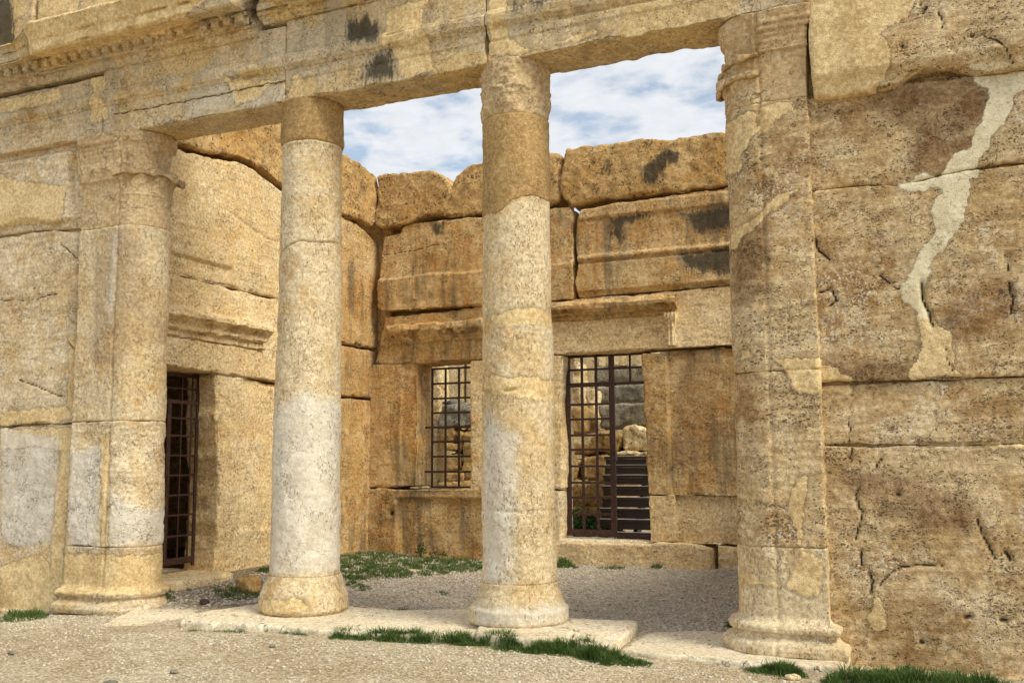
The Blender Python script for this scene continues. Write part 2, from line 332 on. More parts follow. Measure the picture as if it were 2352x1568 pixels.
def carve(me, vox=.02, soft=2, big=.008, mid=.004, fine=.003, bigs=1.3, cracks=(), cplane='Y', relief=None, patch=None, pplane='Y', chip=.0, remesh=True):
    fix(me)
    tmp = bpy.data.objects.new('tmp', me); COL.objects.link(tmp)
    if remesh:
        m = tmp.modifiers.new('r', 'REMESH'); m.mode = 'VOXEL'; m.voxel_size = vox; m.use_smooth_shade = True
    else:
        me.polygons.foreach_set('use_smooth', [True]*len(me.polygons))
    if soft and remesh:
        s = tmp.modifiers.new('s', 'SMOOTH'); s.iterations = soft; s.factor = .5
    dg = bpy.context.evaluated_depsgraph_get(); dg.update()
    out = bpy.data.meshes.new_from_object(tmp.evaluated_get(dg))
    bpy.data.objects.remove(tmp); bpy.data.meshes.remove(me)
    n = len(out.vertices); co = np.empty(n*3); out.vertices.foreach_get('co', co); co = co.reshape(-1, 3)
    nr = np.empty(n*3); out.vertex_normals.foreach_get('vector', nr); nr = nr.reshape(-1, 3)
    d = big*fbm(co, bigs, 2)*2+mid*fbm(co+5, 6, 2)*2+fine*fbm(co+9, 22, 2)*2
    if chip:      # knocked-off bits, strongest where a normal leans away from the axes (arrises)
        edge = np.clip(1.0-np.abs(nr).max(1), 0, .30)*3.3
        c = np.clip(fbm(co+3, 3.2, 3)-.05, 0, 1); d = d-chip*edge*c*4
    ax = {'Y': (0, 2), 'X': (1, 2), 'Z': (0, 1)}
    ckv = np.zeros(n)
    for line, wd, dp in cracks:
        q = co[:, ax[cplane]]; q = q+np.stack([fbm(co, 9, 2), fbm(co+7, 9, 2)], 1)*.03
        sd = seg_dist(q, line); fr = np.abs(nr[:, {'Y': 1, 'X': 0, 'Z': 2}[cplane]]) > .35
        wv = wd*(.6+.8*np.clip(fbm(co+2, 5, 1)+.5, 0, 1))
        d = d-np.where(fr, dp*np.exp(-(sd/wv)**2), 0)
        ckv = np.maximum(ckv, np.exp(-(sd/np.maximum(wv*.8, .009))**2)*fr)
    co2 = co+nr*d[:, None]
    if relief is not None: co2 = co2+relief(co, nr)
    out.vertices.foreach_set('co', co2.ravel())
    set_patch(out, co, patch or (), pplane)
    if cracks: out.attributes.new('crack', 'FLOAT', 'POINT').data.foreach_set('value', ckv)
    if patch:
        a = np.empty(n*4); out.attributes['patch'].data.foreach_get('color', a); a = a.reshape(-1, 4)
        k = np.clip((a[:, :2].max(1)-.47)/.06, 0, 1)*.007*(np.abs(nr).max(1) > .3); co2 = co2+nr*k[:, None]; out.vertices.foreach_set('co', co2.ravel())
    out.update(); return out
def set_patch(me, co, patch, pplane='Y'):
    ax = {'Y': (0, 2), 'X': (1, 2), 'Z': (0, 1)}[pplane]
    arr = np.zeros((len(co), 4))
    q = co[:, ax]
    for ch, poly in patch:
        i = {'cream': 0, 'white': 1, 'black': 2, 'rust': 3}[ch]
        bb = np.array(poly); sel = (q[:, 0] > bb[:, 0].min()-.15) & (q[:, 0] < bb[:, 0].max()+.15) & (q[:, 1] > bb[:, 1].min()-.15) & (q[:, 1] < bb[:, 1].max()+.15)
        if not sel.any(): continue
        rag_ = .055*fbm(co[sel]+2, 6, 3)+.02*fbm(co[sel]+6, 22, 2)
        arr[sel, i] = np.maximum(arr[sel, i], np.clip(.5+(poly_sd(q[sel], poly)+(rag_ if i < 2 else 0))*(4.0 if i < 3 else 3.0), 0, 1))
    a = me.attributes.new('patch', 'FLOAT_COLOR', 'POINT'); a.data.foreach_set('color', arr.ravel())
def block(parent, name, pts, d0, d1, mat, plane='Y', jit=.010, step=.14, **kw):
    kw.setdefault('cplane', plane if plane != 'Z' else 'Z'); kw.setdefault('pplane', plane)
    V, F = prism(rough_outline(pts, step, jit), plane, d0, d1)
    me = carve(mesh_from(name, V, F), **kw)
    return link(name, me, mat, parent)
def loft(rings):      # rings of equal point count, bottom to top
    n = len(rings[0]); V = [p for r in rings for p in r]; F = [list(range(n-1, -1, -1))]
    for k in range(len(rings)-1):
        for i in range(n): F.append([k*n+i, k*n+(i+1) % n, (k+1)*n+(i+1) % n, (k+1)*n+i])
    F.append([(len(rings)-1)*n+i for i in range(n)])
    return V, F
def densify(pts, step):
    out = []
    for a, b in zip(pts, pts[1:]+pts[:1]):
        k = max(1, int(round(math.dist(a, b)/step)))
        out += [tuple(a[i]+(b[i]-a[i])*j/k for i in range(len(a))) for j in range(k)]
    return out
def sweep(prof, axis, a0, a1, step=.024, pstep=.013):
    # a moulding: the profile keeps its exact arrises and runs along the axis
    P = densify(prof, pstep); c = np.mean(P, 0); n = max(2, int((a1-a0)/step)); rings = []
    for i in range(n+1):
        a = a0+(a1-a0)*i/n; k = .985 if i in (0, n) else 1.0
        Q = [(c[0]+(p[0]-c[0])*k, c[1]+(p[1]-c[1])*k) for p in P]
        rings.append([(a, q[0], q[1]) if axis == 'X' else (q[0], a, q[1]) for q in Q])
    return loft(rings)
def rect(x0, x1, z0, z1): return [(x0, z0), (x1, z0), (x1, z1), (x0, z1)]
def bars(name, boxes, mat, parent):
    V = []; F = []
    for (x0, x1, y0, y1, z0, z1) in boxes:
        b = len(V); V += [(x, y, z) for x in (x0, x1) for y in (y0, y1) for z in (z0, z1)]
        F += [[b+i for i in f] for f in ((0, 1, 3, 2), (4, 6, 7, 5), (0, 4, 5, 1), (2, 3, 7, 6), (0, 2, 6, 4), (1, 5, 7, 3))]
    me = mesh_from(name, V, F); fix(me)
    bm = bmesh.new(); bm.from_mesh(me); bmesh.ops.bevel(bm, geom=list(bm.edges), offset=.0025, segments=1, affect='EDGES'); bm.to_mesh(me); bm.free()
    return link(name, me, mat, parent)

# ================================================================== THE PLACE
YF, YW = 8.90, 9.00         # face of the antae and architrave, face of the outer walls
def ground_z(x, y):
    x = np.asarray(x, float); y = np.asarray(y, float)
    out = np.interp(x, [-13, -11, -10, -9, -7.5, -3.2, -2.5, -1, 2], [-.30, -.25, -.17, -.13, -.07, -.055, -.085, -.12, -.13])-.012*np.clip(8.6-y, 0, 3)
    inn = np.interp(y, [9, 9.6, 11, 15, 30], [-.08, -.05, -.01, .0, -.05])+.10*np.clip((-8.2-x)/1.2, 0, 1)
    t = np.clip((y-9.0)/.5, 0, 1)
    return out*(1-t)+inn*t

# ---- ground
def make_ground():
    xs = np.concatenate([[-600, -250, -100, -50, -30, -20], np.arange(-14, 3.01, .09), [5, 8, 14, 30, 60, 120, 300, 600]])
    ys = np.concatenate([[-300, -100, -40, -15, -5, 0, 3], np.arange(5, 16.01, .09), [17, 18.5, 20, 22, 26, 35, 60, 120, 300, 800]])
    X, Y = np.meshgrid(xs, ys); Z = ground_z(X, Y)
    p = np.stack([X.ravel(), Y.ravel(), np.zeros(X.size)], 1); Z = Z.ravel()+.012*fbm(p, 1.1, 3)
    nx = len(xs); V = np.stack([X.ravel(), Y.ravel(), Z], 1)
    F = [[j*nx+i, j*nx+i+1, (j+1)*nx+i+1, (j+1)*nx+i] for j in range(len(ys)-1) for i in range(nx-1)]
    o = link('ground', mesh_from('ground', V, F, True), M['ground']); tag(o, 'gravel and trodden earth around and inside the ruin', 'ground', kind='structure')
make_ground()

# ---- paving slabs under the columns
def slab(label, pts, Z, th=.22, big=.008):
    q = [atz(u, v, Z) for u, v in pts]
    V, F = prism(rough_outline(q, .16, .014), 'Z', Z-th, Z)
    me = carve(mesh_from('paving_slab', V, F), vox=.018, soft=4, big=big, mid=.005, fine=.0025, chip=.02)
    o = link('paving_slab', me, M['slab']); tag(o, label, 'paving slab', 'paving slabs along the threshold line of the columns')
slab('low worn slab between left pier and first column', [(235, 1432), (400, 1437), (600, 1424), (640, 1408), (600, 1385), (470, 1387), (390, 1392), (300, 1400)], -.085)
slab('long cracked slab under the left free column', [(414, 1424), (640, 1436), (800, 1450), (960, 1457), (1110, 1460), (1190, 1440), (1180, 1400), (1050, 1400), (900, 1397), (780, 1392), (610, 1380), (470, 1404), (425, 1413)], -.005, big=.012)
slab('slab under the right free column, split by cracks', [(1090, 1453), (1180, 1462), (1307, 1470), (1320, 1440), (1300, 1408), (1190, 1405), (1110, 1405)], .035)
slab('broken slab with a raised edge right of the right free column', [(1318, 1473), (1360, 1480), (1408, 1480), (1466, 1432), (1460, 1423), (1305, 1420), (1311, 1443)], .02, th=.2)
slab('wide pale slab running up to the right pier', [(1420, 1490), (1500, 1500), (1620, 1508), (1700, 1516), (1950, 1530), (1960, 1480), (1700, 1450), (1590, 1447), (1500, 1449), (1450, 1470)], -.04)

# ---- the two antae (piers with an engaged half column)
def foot(xo, xc, off, r, y0=YF, y1=9.55, n=26):
    """plan outline: flat pilaster from xo to the seam xc, half column on the inner side"""
    s = 1 if xc > xo else -1; yc = y0+r+.0
    offl = min(off, .03) if xo < -5 else off
    P = [(xo-s*offl, y1), (xo-s*offl, y0-off), (xc-s*.03, y0-off), (xc-s*.012, y0-off+.012), (xc+s*.006, y0-off+.012)]
    for k in range(n+1):
        a = -math.pi/2+math.pi*k/n
        P.append((xc+s*.02+s*(r+off)*math.cos(a), yc+(r+off)*math.sin(a)))
    P.append((xc+s*.02, max(y1, yc+r+off)+.001))
    return P if s > 0 else P[::-1]
def anta(label, xo, xc, zs, base, joints, mats, patch, cap, capz):
    t = thing('anta_pier', label, 'pier', ((xo+xc)/2, 9.2, zs))
    rr = lambda z: .375-.030*(z-.5)/5
    def part(name, prof, mat, vox=.016, **kw):
        zs = [prof[0][0]]
        for (a, _), (b, _) in zip(prof[:-1], prof[1:]):
            k = max(1, int(round((b-a)/vox))); zs += [a+(b-a)*(i+1)/k for i in range(k)]
        offs = np.interp(zs, [p[0] for p in prof], [p[1] for p in prof]); rings = []
        for z, off in zip(zs, offs):
            if not rings: cnt = [max(1, int(round(math.dist(a, b)/.016))) for a, b in (lambda f_: zip(f_, f_[1:]+f_[:1]))(foot(xo, xc, .03, .37))]
            f_ = foot(xo, xc, off-(.006 if z in (zs[0], zs[-1]) else 0), rr(z)); ring = []
            for (a, b), k in zip(zip(f_, f_[1:]+f_[:1]), cnt): ring += [(a[0]+(b[0]-a[0])*j/k, a[1]+(b[1]-a[1])*j/k, z) for j in range(k)]
            rings.append(ring)
        V, F = loft(rings)
        return link(name, carve(mesh_from(name, V, F), remesh=False, **kw), mat, t)
    part('base', base, mats[0], vox=.013, soft=2, big=.006, mid=.005, fine=.002, patch=patch)
    for (a, b), mt in zip(zip(joints[:-1], joints[1:]), mats[1:]):
        part('shaft', [(a+.003, 0), (b-.003, 0)], mt, soft=3, big=.010, mid=.006, fine=.003, chip=.02, patch=patch)
    cp = part('capital', capz, M['cap'], vox=.013, soft=1, big=.006, mid=.006, fine=.003, relief=cap)
    sg = 1 if xc > xo else -1
    if sg > 0: leaf_collar(cp, xc+.02, 1, seed=3, out=.135, droop=.11, teeth=4.6, h=.28)
    else:
        leaf_collar(cp, xc-.02, -1, seed=5, z0=4.93, h=.20, out=.09, teeth=3.4, droop=.09)
        leaf_collar(cp, xc-.02, -1, seed=8, z0=5.10, h=.20, out=.085, teeth=4.3, droop=.08, r=.335)
    return t
base_prof = lambda z0, z1, k=1.0: [(z0, .15*k), (z0+.055, .16*k), (z0+.10, .145*k), (z0+.125, .085*k), (z0+.15, .065*k), (z0+.18, .06*k), (z0+.19, .095*k), (z0+.225, .10*k), (z0+.25, .085*k), (z0+.27, .02), (z0+.31, 0), (z1, 0)]
def cap_relief(xc, s, worn=0.0):
    def f(co, nr):
        x, y, z = co.T; yc = YF+.35; ang = np.arctan2((x-xc)*s, -(y-yc))      # 0 = front, +90 deg = inner side
        rad = np.stack([nr[:, 0], nr[:, 1], np.zeros(len(z))], 1)
        onc = (((x-xc)*s) > .03) & (np.abs(nr[:, 2]) < .75)
        d = np.where(onc, .018*np.exp(-((z-4.89)/.014)**2)+.010*np.exp(-((z-4.85)/.008)**2), 0)
        for a0, z0 in ((.30, 5.42), (1.15, 5.44)):                              # small volutes above the leaves
            rr = np.sqrt(((ang-a0)*.36)**2+(z-z0)**2); sp = np.cos(rr*120-np.arctan2(z-z0, ang-a0))*.012*np.exp(-(rr/.08)**2)+.022*np.exp(-(rr/.06)**2)
            d = d+np.where(onc, sp*(1-worn), 0)
        d = d+np.where(onc & (z > 5.12), -.03*np.clip((5.6-z)/.15, 0, 1)-.035*np.clip(fbm(co+1, 3.5, 3)+.15, 0, 1)+worn*.05*fbm(co, 9, 3), 0)
        flat = (((x-xc)*s) < -.02) & (nr[:, 1] < -.5)
        for k in (.22, .42):                                                    # rosettes on the flat face
            rr = np.sqrt((xc-s*k-x)**2+(z-5.22)**2); th = np.arctan2(z-5.22, x-(xc-s*k))
            d = d+np.where(flat, (.026*np.exp(-(rr/.06)**4)*(1+.8*np.cos(5*th))+.018*np.exp(-(rr/.018)**2))*(1-worn), 0)
        zs_ = 5.08 if worn < .5 else 5.30
        d = d+np.where(flat, .022*np.clip((z-zs_)/.012, 0, 1)+.012*np.exp(-((z-zs_-.012)/.010)**2), 0)
        for zz_ in (5.33, 5.37, 5.43, 5.485, 5.545, 5.61): d = d-np.where(flat, .012*np.exp(-((z-zz_)/.007)**2), 0)
        return rad*d[:, None]
    return f
def leaf_collar(parent, xc, s, yc=YF+.35, r=.345, a0=-4, a1=150, z0=4.90, h=.25, out=.10, teeth=5.2, droop=.075, seed=0):
    """one fluted ring of broken leaves: it flares, rolls over and hangs in points"""
    rng = np.random.default_rng(seed); na, nt = 150, 30; V = []; F = []
    ph = rng.uniform(0, 1)
    for layer in (0, 1):
        for j in range(nt+1):
            t_ = j/nt
            for i in range(na+1):
                q = i/na; aa = math.radians(a0+(a1-a0)*q); tooth = abs(math.cos((q*teeth+ph)*math.pi))**3; k = .75+.25*math.sin(q*7+seed)
                u_ = min(t_/.72, 1); z = z0+h*u_*(1-.10*(1-tooth)); rad = r+.008+out*k*(.35+.75*tooth)*u_**3
                if t_ > .72:
                    w_ = (t_-.72)/.28; rad += .035*math.sin(w_*math.pi*.6)*k; z += .018*math.sin(w_*math.pi)-droop*tooth*w_**1.5*k
                rad += .005*math.cos(aa*34)*u_*(1-layer)-(.030 if layer else 0); z -= .014*layer*(t_ > .8)
                V.append((xc+s*rad*math.sin(aa), yc-rad*math.cos(aa), z))
    m_ = (nt+1)*(na+1); w1 = na+1
    for j in range(nt):
        for i in range(na):
            a_ = j*w1+i; F.append([a_, a_+1, a_+w1+1, a_+w1]); F.append([m_+a_, m_+a_+w1, m_+a_+w1+1, m_+a_+1])
    rim = [i for i in range(w1)]+[j*w1+na for j in range(1, nt+1)]+[nt*w1+i for i in range(na-1, -1, -1)]+[j*w1 for j in range(nt-1, 0, -1)]
    for a_, b_ in zip(rim, rim[1:]+rim[:1]): F.append([a_, b_, b_+m_, a_+m_])
    link('leaf_collar', carve(mesh_from('leaf_collar', V, F), remesh=False, big=.004, mid=.005, fine=.003), M['cap'], parent)
patchR = [('cream', zy(Z3, [(650, 690), (880, 640), (870, 700), (780, 760), (730, 830), (660, 860)], YF)),
          ('cream', zy(Z3, [(400, 780), (640, 705), (650, 720), (655, 830), (600, 900), (560, 980), (540, 1070), (500, 1085), (400, 1080)], YF)),
          ('cream', zy(Z3, [(910, 1210), (850, 1270), (760, 1340), (690, 1400), (640, 1470), (560, 1510), (500, 1567), (440, 1580), (440, 1470), (560, 1420), (640, 1380), (700, 1300), (800, 1240), (880, 1200)], YF)),
          ('cream', zy(Z6, [(760, 840), (1060, 840), (1060, 880), (1200, 930), (1245, 985), (1260, 1040), (1230, 1090), (1130, 1060), (940, 1080), (870, 1050), (850, 1000), (810, 920)], YF)),
          ('cream', zy(Z6, [(530, 790), (590, 765), (620, 835), (530, 850)], YF)),
          ('cream', zy(ZC, [(900, 250), (960, 260), (960, 420), (930, 560), (940, 700), (1090, 800), (1080, 900), (1030, 1000), (900, 1000), (800, 950), (850, 880), (920, 740), (900, 600), (850, 460), (880, 300)], YF)),
          ('cream', zy(ZC, [(550, 860), (800, 930), (800, 975), (560, 930)], YF)),
          ('rust', zy(Z3, [(550, 1500), (690, 1440), (700, 1800), (560, 1800)], YF)),
          ('rust', zy(Z6, [(500, 100), (700, 0), (690, 400), (510, 500)], YF))]
anta('pier left of the columns with worn acanthus capital and moulded base', -9.87, -9.24, -.13, base_prof(-.14, .62), [.62, 2.11, 4.50],
     [M['left'], M['left'], M['col']], [('cream', [(-10.2, .05), (-8.3, .1), (-8.3, .55), (-10.2, .5)]), ('cream', zy(ZA, [(640, 0), (700, 0), (690, 700), (640, 700)], YF)), ('white', zy(ZA, [(460, 100), (640, 60), (630, 700), (430, 690)], YF)), ('white', zy(ZA, [(700, 350), (870, 500), (850, 700), (690, 700)], YF)),
       ('white', zy(Z4, [(715, 60), (738, 60), (722, 400), (708, 640), (688, 640), (705, 300)], YF)), ('rust', zy(Z4, [(620, 60), (850, 60), (850, 560), (1000, 620), (1040, 700), (850, 720), (720, 880), (600, 860)], YF))],
     cap_relief(-9.22, 1), [(4.50, -.004), (4.9, .0), (5.15, .006), (5.35, .012), (5.45, .03), (5.49, .03), (5.50, .035), (5.55, .04), (5.56, .06), (5.63, .065), (5.69, .065)])
anta('tall brown pier right of the columns with a plaster patched shaft', -1.05, -1.47, -.06, base_prof(-.05, .85), [.85, 2.38, 4.84],
     [M['col'], M['right'], M['right']], patchR, cap_relief(-1.49, -1, .8),
     [(4.84, -.004), (5.0, .0), (5.15, .006), (5.35, .012), (5.45, .02), (5.49, .02), (5.50, .035), (5.55, .04), (5.56, .05), (5.63, .05), (5.69, .06)])

# ---- the two free columns
def lathe(name, parent, x, y, prof, mat, dz=.02, na=132, disp=None, patch=None, big=.006, mid=.004, fine=.002):
    zs = [prof[0][0]]
    for (a, _), (b, _) in zip(prof[:-1], prof[1:]):
        k = max(1, int(round((b-a)/dz))); zs += [a+(b-a)*(i+1)/k for i in range(k)]
    zs = np.array(zs); R = np.interp(zs, [p[0] for p in prof], [p[1] for p in prof]); th = np.arange(na)/na*2*math.pi
    Zg = np.repeat(zs, na); Tg = np.tile(th, len(zs)); Rg = np.repeat(R, na)
    co = np.stack([x+Rg*np.cos(Tg), y+Rg*np.sin(Tg), Zg], 1)
    d = big*fbm(co, 1.5, 2)*2+mid*fbm(co+4, 6, 2)*2+fine*fbm(co+8, 20, 2)*2
    if disp is not None: d = d+disp(Tg, Zg, co)
    co[:, 0] += d*np.cos(Tg); co[:, 1] += d*np.sin(Tg)
    F = [[k*na+i, k*na+(i+1) % na, (k+1)*na+(i+1) % na, (k+1)*na+i] for k in range(len(zs)-1) for i in range(na)]
    F.append(list(range(na-1, -1, -1))); F.append([(len(zs)-1)*na+i for i in range(na)])
    me = mesh_from(name, co, F, True); me.polygons[-1].use_smooth = False; me.polygons[-2].use_smooth = False
    set_patch(me, co, patch or ())
    return link(name, me, mat, parent)
def edge_wear(z0, z1, depth=.02, w_=.03):
    def f(T, Z, co): return -depth*(np.exp(-((Z-z0)/w_)**2)+np.exp(-((Z-z1)/w_)**2))*np.clip(.45+fbm(co, 4, 3), 0, 1.4)
    return f
cA = thing('column', 'left free standing column with a plain brown top drum', 'column', (-6.63, 9.26, -.02), 'free columns between the piers')
CX, CY = -6.63, 9.24
lathe('base', cA, CX, CY, [(-.02, .40), (-.01, .455), (.03, .49), (.16, .478), (.20, .47), (.36, .405), (.385, .392)], M['col'], .012,
      disp=lambda T, Z, co: .012*np.sin(T*9+2*np.sin(T*2))*np.exp(-((Z-.2)/.1)**2)*0+.016*fbm(co, 5, 3), patch=[('cream', [aty(600, 1380, 8.8), aty(690, 1375, 8.8), aty(700, 1400, 8.8), aty(600, 1410, 8.8)])])
crk = lambda T, Z: 3.97+.10*np.cos(T+.35)+.025*np.sin(3*T)
def shaftA(T, Z, co): return edge_wear(.385, 3.95)(T, Z, co)*.6-.0*Z
def crack_top(T, Z, co):
    d = Z-crk(T, Z)-.02*fbm(co, 6, 2)
    return -.04*np.exp(-(d/.009)**2)*np.clip(.45+1.8*fbm(co+2, 2.5, 2), .15, 1.5)
lathe('shaft', cA, CX, CY, [(.385, .382), (2.5, .365), (4.4, .345), (5.16, .338), (5.185, .352), (5.21, .345)], M['col'], .012, big=.008, mid=.006,
      disp=lambda T, Z, co: crack_top(T, Z, co)+edge_wear(.385, 5.2, .008)(T, Z, co)-.03*np.clip(fbm(co*[1, 1, .6]+3, 3.2, 4)-.22, 0, 1),
      patch=[('white', [aty(625, 950, 8.9), aty(700, 900, 8.9), aty(790, 960, 8.9), aty(790, 1320, 8.9), aty(610, 1320, 8.9)])])
lathe('top_drum', cA, CX, CY, [(5.205, .352), (5.23, .362), (5.71, .352)], M['colbrown'], .02, disp=lambda T, Z, co: -.02*np.exp(-((Z-5.21)/.03)**2)*np.clip(.4+fbm(co, 6, 2), 0, 1.5))
cB = thing('column', 'right free standing column with a worn carved capital', 'column', (-4.05, 9.24, .03), 'free columns between the piers')
CX, CY = -4.05, 9.24
lathe('base', cB, CX, CY, [(.02, .42), (.03, .47), (.06, .492), (.165, .49), (.19, .465), (.20, .455), (.36, .395), (.42, .385)], M['col'], .012,
      disp=lambda T, Z, co: .014*fbm(co, 5, 3), patch=[('white', [aty(1080, 1395, 8.75), aty(1310, 1395, 8.75), aty(1310, 1445, 8.75), aty(1080, 1445, 8.75)])])
rag = [(1108, 492), (1140, 490), (1165, 475), (1180, 455), (1200, 448), (1230, 444), (1262, 446), (1262, 270), (1095, 270), (1095, 495)]
lathe('shaft', cB, CX, CY, [(.42, .378), (2.5, .362), (4.2, .345), (4.70, .342)], M['col'], .014,
      big=.008, mid=.006, disp=lambda T, Z, co: edge_wear(.42, 9, .01)(T, Z, co)-.03*np.clip(fbm(co*[1, 1, .6]+5, 3.2, 4)-.20, 0, 1)-.02*np.clip(fbm(co+9, 5, 4), 0, 1)*np.clip((1.1-Z)/.4, 0, 1)-.03*np.exp(-((Z-2.30-.02*fbm(co, 3, 2))/.010)**2)*(fbm(co+6, 2.0, 2) > .12)
      -.012*np.exp(-((Z-1.12-.03*fbm(co, 3, 2))/.012)**2), patch=[('cream', [aty(1100, 860, 8.9), aty(1280, 870, 8.9), aty(1280, 915, 8.9), aty(1100, 905, 8.9)]), ('cream', [aty(1110, 725, 8.9), aty(1230, 700, 8.9), aty(1260, 730, 8.9), aty(1150, 755, 8.9)]),
             ('white', [aty(1110, 940, 8.9), aty(1190, 1000, 8.9), aty(1180, 1340, 8.9), aty(1100, 1340, 8.9)])])
rg = [aty(u, v, 8.93) for u, v in rag]
zr = lambda co: np.interp(co[:, 0], sorted([p[0] for p in rg[:7]]), [p[1] for p in sorted(rg[:7])])
def brown_low(T, Z, co):   # ragged lower edge of the repaired drum
    return np.where(Z < zr(co)+.03*fbm(co, 5, 3), -.022, 0.0)
lathe('repaired_drum', cB, CX, CY, [(4.02, .338), (4.06, .354), (4.70, .351), (5.12, .350), (5.135, .34)], M['colbrown'], .012, disp=brown_low)
def cap_carve(T, Z, co):
    d = .030*fbm(co, 7, 3)+.018*fbm(co+3, 14, 2)
    lf = .018*np.sin(T*8)*np.clip((Z-5.14)/.08, 0, 1)*np.clip((5.40-Z)/.12, 0, 1)
    d = d+lf+.015*np.exp(-((Z-5.40-.03*np.abs(np.sin(T*4)))/.02)**2)
    for a0 in (-1.95, -.6, 3.6):
        da = (T-a0+math.pi) % (2*math.pi)-math.pi; rr = np.sqrt((da*.35)**2+(Z-5.58)**2)
        d = d+.028*np.exp(-(rr/.05)**2)+.012*np.cos(rr*150)*np.exp(-(rr/.06)**2)
    return d*np.clip((Z-5.12)/.04, 0, 1)
lathe('capital', cB, CX, CY, [(5.135, .338), (5.16, .35), (5.35, .362), (5.55, .362), (5.72, .365)], M['cap'], .010, na=180, disp=cap_carve)

# ---- entablature: architrave and frieze blocks, cornice blocks with dentils
ent = thing('entablature', 'long carved stone beam across the columns with dentil cornice at its left', 'entablature', (-6.5, 9.2, 5.7))
YB = 9.48
def prof_arch(z0, top, rough=0):
    return [(YB, z0), (YF+.012, z0), (YF+.012, 5.93), (YF+.002, 5.94), (YF+.002, 6.055), (YF-.018, 6.065), (YF-.022, 6.085), (YF-.045, 6.10), (YF-.055, 6.15), (YF-.06, 6.20), (YF-.045, 6.215), (YF-.042, 6.245), (YF, 6.255), (YF+.004, top), (YB, top)]
def xprism(name, prof, x0, x1, mat, parent, **kw):
    V, F = sweep(prof, 'X', x0, x1)
    kw.setdefault('cplane', 'Y'); kw.setdefault('pplane', 'Y'); kw['remesh'] = False
    return link(name, carve(mesh_from(name, V, F), **kw), mat, parent)
pE = [('black', zy(Z2, [(120, 130), (250, 90), (360, 160), (340, 280), (150, 315), (110, 230)], YF)), ('black', zy(Z2, [(220, 420), (300, 340), (400, 310), (450, 450), (430, 510), (300, 530), (230, 560), (200, 500)], YF)),
      ('black', zy(Z2, [(1150, 20), (1300, 0), (1500, -40), (1600, -40), (1350, 60), (1180, 70)], YF)),
      ('cream', zy(Z2, [(385, 60), (640, 0), (600, 100), (620, 200), (640, 250), (670, 420), (720, 450), (450, 495), (440, 380), (400, 300), (345, 290), (370, 180)], YF)),
      ('cream', zy(Z2, [(1025, 0), (1150, 0), (1140, 90), (1160, 250), (1250, 330), (1700, 200), (1690, 240), (1100, 360), (1030, 350)], YF)),
      ('cream', zy(Z1, [(1450, 510), (1560, 490), (1640, 530), (1780, 500), (1820, 520), (1700, 560), (1660, 610), (1500, 680), (1490, 600)], YF)),
      ('cream', zy(Z1, [(1860, 480), (2000, 500), (2020, 590), (1840, 650), (1830, 600)], YF)),
      ('cream', zy(Z1, [(570, 470), (660, 440), (665, 600), (690, 760), (580, 790), (600, 600)], YF)),
      ('cream', zy(Z1, [(0, 650), (390, 560), (410, 660), (0, 730)], YF)),
      ('white', zy(Z1, [(1190, 750), (1230, 600), (1290, 560), (1440, 530), (1490, 600), (1490, 670)], YF)), ('white', zy(Z1, [(1520, 680), (1660, 620), (1700, 560), (1810, 530), (1820, 620), (1780, 650), (1540, 690)], YF))]
jx = [-16.5, -9.60, -6.79, -4.235, -1.0]
for i, (a, b) in enumerate(zip(jx[:-1], jx[1:])):
    z0 = [5.70, 5.69, 5.69, 5.70][i]
    def rel(co, nr, i=i):
        out = np.zeros_like(co); x, y, z = co.T
        if i == 3:    # the right beam is more eaten away along its lower arris
            k = np.clip(fbm(co, 2.2, 3)+.1, 0, 1)*np.clip((5.9-z)/.2, 0, 1); out[:, 2] += .07*k; out[:, 1] += .03*k*(nr[:, 1] < 0)
            m_ = np.clip((x+3.6)/.4, 0, 1)*(nr[:, 1] < -.3)*(z > 6.02)*(z < 6.27); out[:, 1] += .045*m_
        if i == 2:
            k = np.clip(fbm(co, 2.6, 3), 0, 1)*np.clip((5.8-z)/.1, 0, 1); out[:, 2] += .04*k
        return out
    top = [6.47, 6.60, 6.66, 7.3][i]
    xprism('architrave_block', prof_arch(z0, top), a+.003, b-.003, M['ent'] if i < 3 else M['left2'] if 'left2' in M else M['ent'], ent, vox=.016, soft=0, big=.006, mid=.003, fine=.002, chip=.03, relief=rel, patch=pE,
           cracks=[([aty(262, 262, YF), aty(480, 222, YF), aty(655, 185, YF)], .006, .015)] if i == 1 else ())
# cornice: bed mould, dentils, overhanging corona
def prof_corn(z, k=1.0): return [(YB+.3, z), (YF-.03, z), (YF-.07, z+.09), (8.76, z+.10), (8.745, z+.20), (8.69, z+.21), (8.66, z+.235), (8.46, z+.205), (8.43, z+.225), (8.42, z+.33), (8.40, z+.35), (8.36, z+.45), (8.33, z+.52), (8.34, z+.55), (8.9, z+.60), (YB+.3, z+.62)]
cb = xprism('cornice_block', prof_corn(6.53), -16.5, -7.18, M['ent'], ent, vox=.016, soft=0, big=.008, mid=.005, fine=.003, chip=.06, patch=[('cream', [(-10.4, 6.70), (-8.0, 6.72), (-7.3, 6.9), (-7.6, 7.2), (-10.4, 7.2)])],
            relief=lambda co, nr: np.stack([np.zeros(len(co)), .16*np.clip((-10.3-co[:, 0])/.5, 0, 1)*np.clip((8.6-co[:, 1])/.2, 0, 1), -.10*np.clip((-10.3-co[:, 0])/.5, 0, 1)*np.clip((co[:, 2]-6.95)/.1, 0, 1)], 1))
x = -16.3
while x < -7.3:
    w_ = .10
    if random.random() > .04:
        V, F = prism([(8.80, 6.655), (8.68, 6.66), (8.67, 6.75), (8.80, 6.755)], 'X', x, x+w_)
        link('dentil', carve(mesh_from('dentil', V, F), vox=.010, soft=0, big=.003, mid=.004, fine=.003), M['ent'], cb)
    x += .172
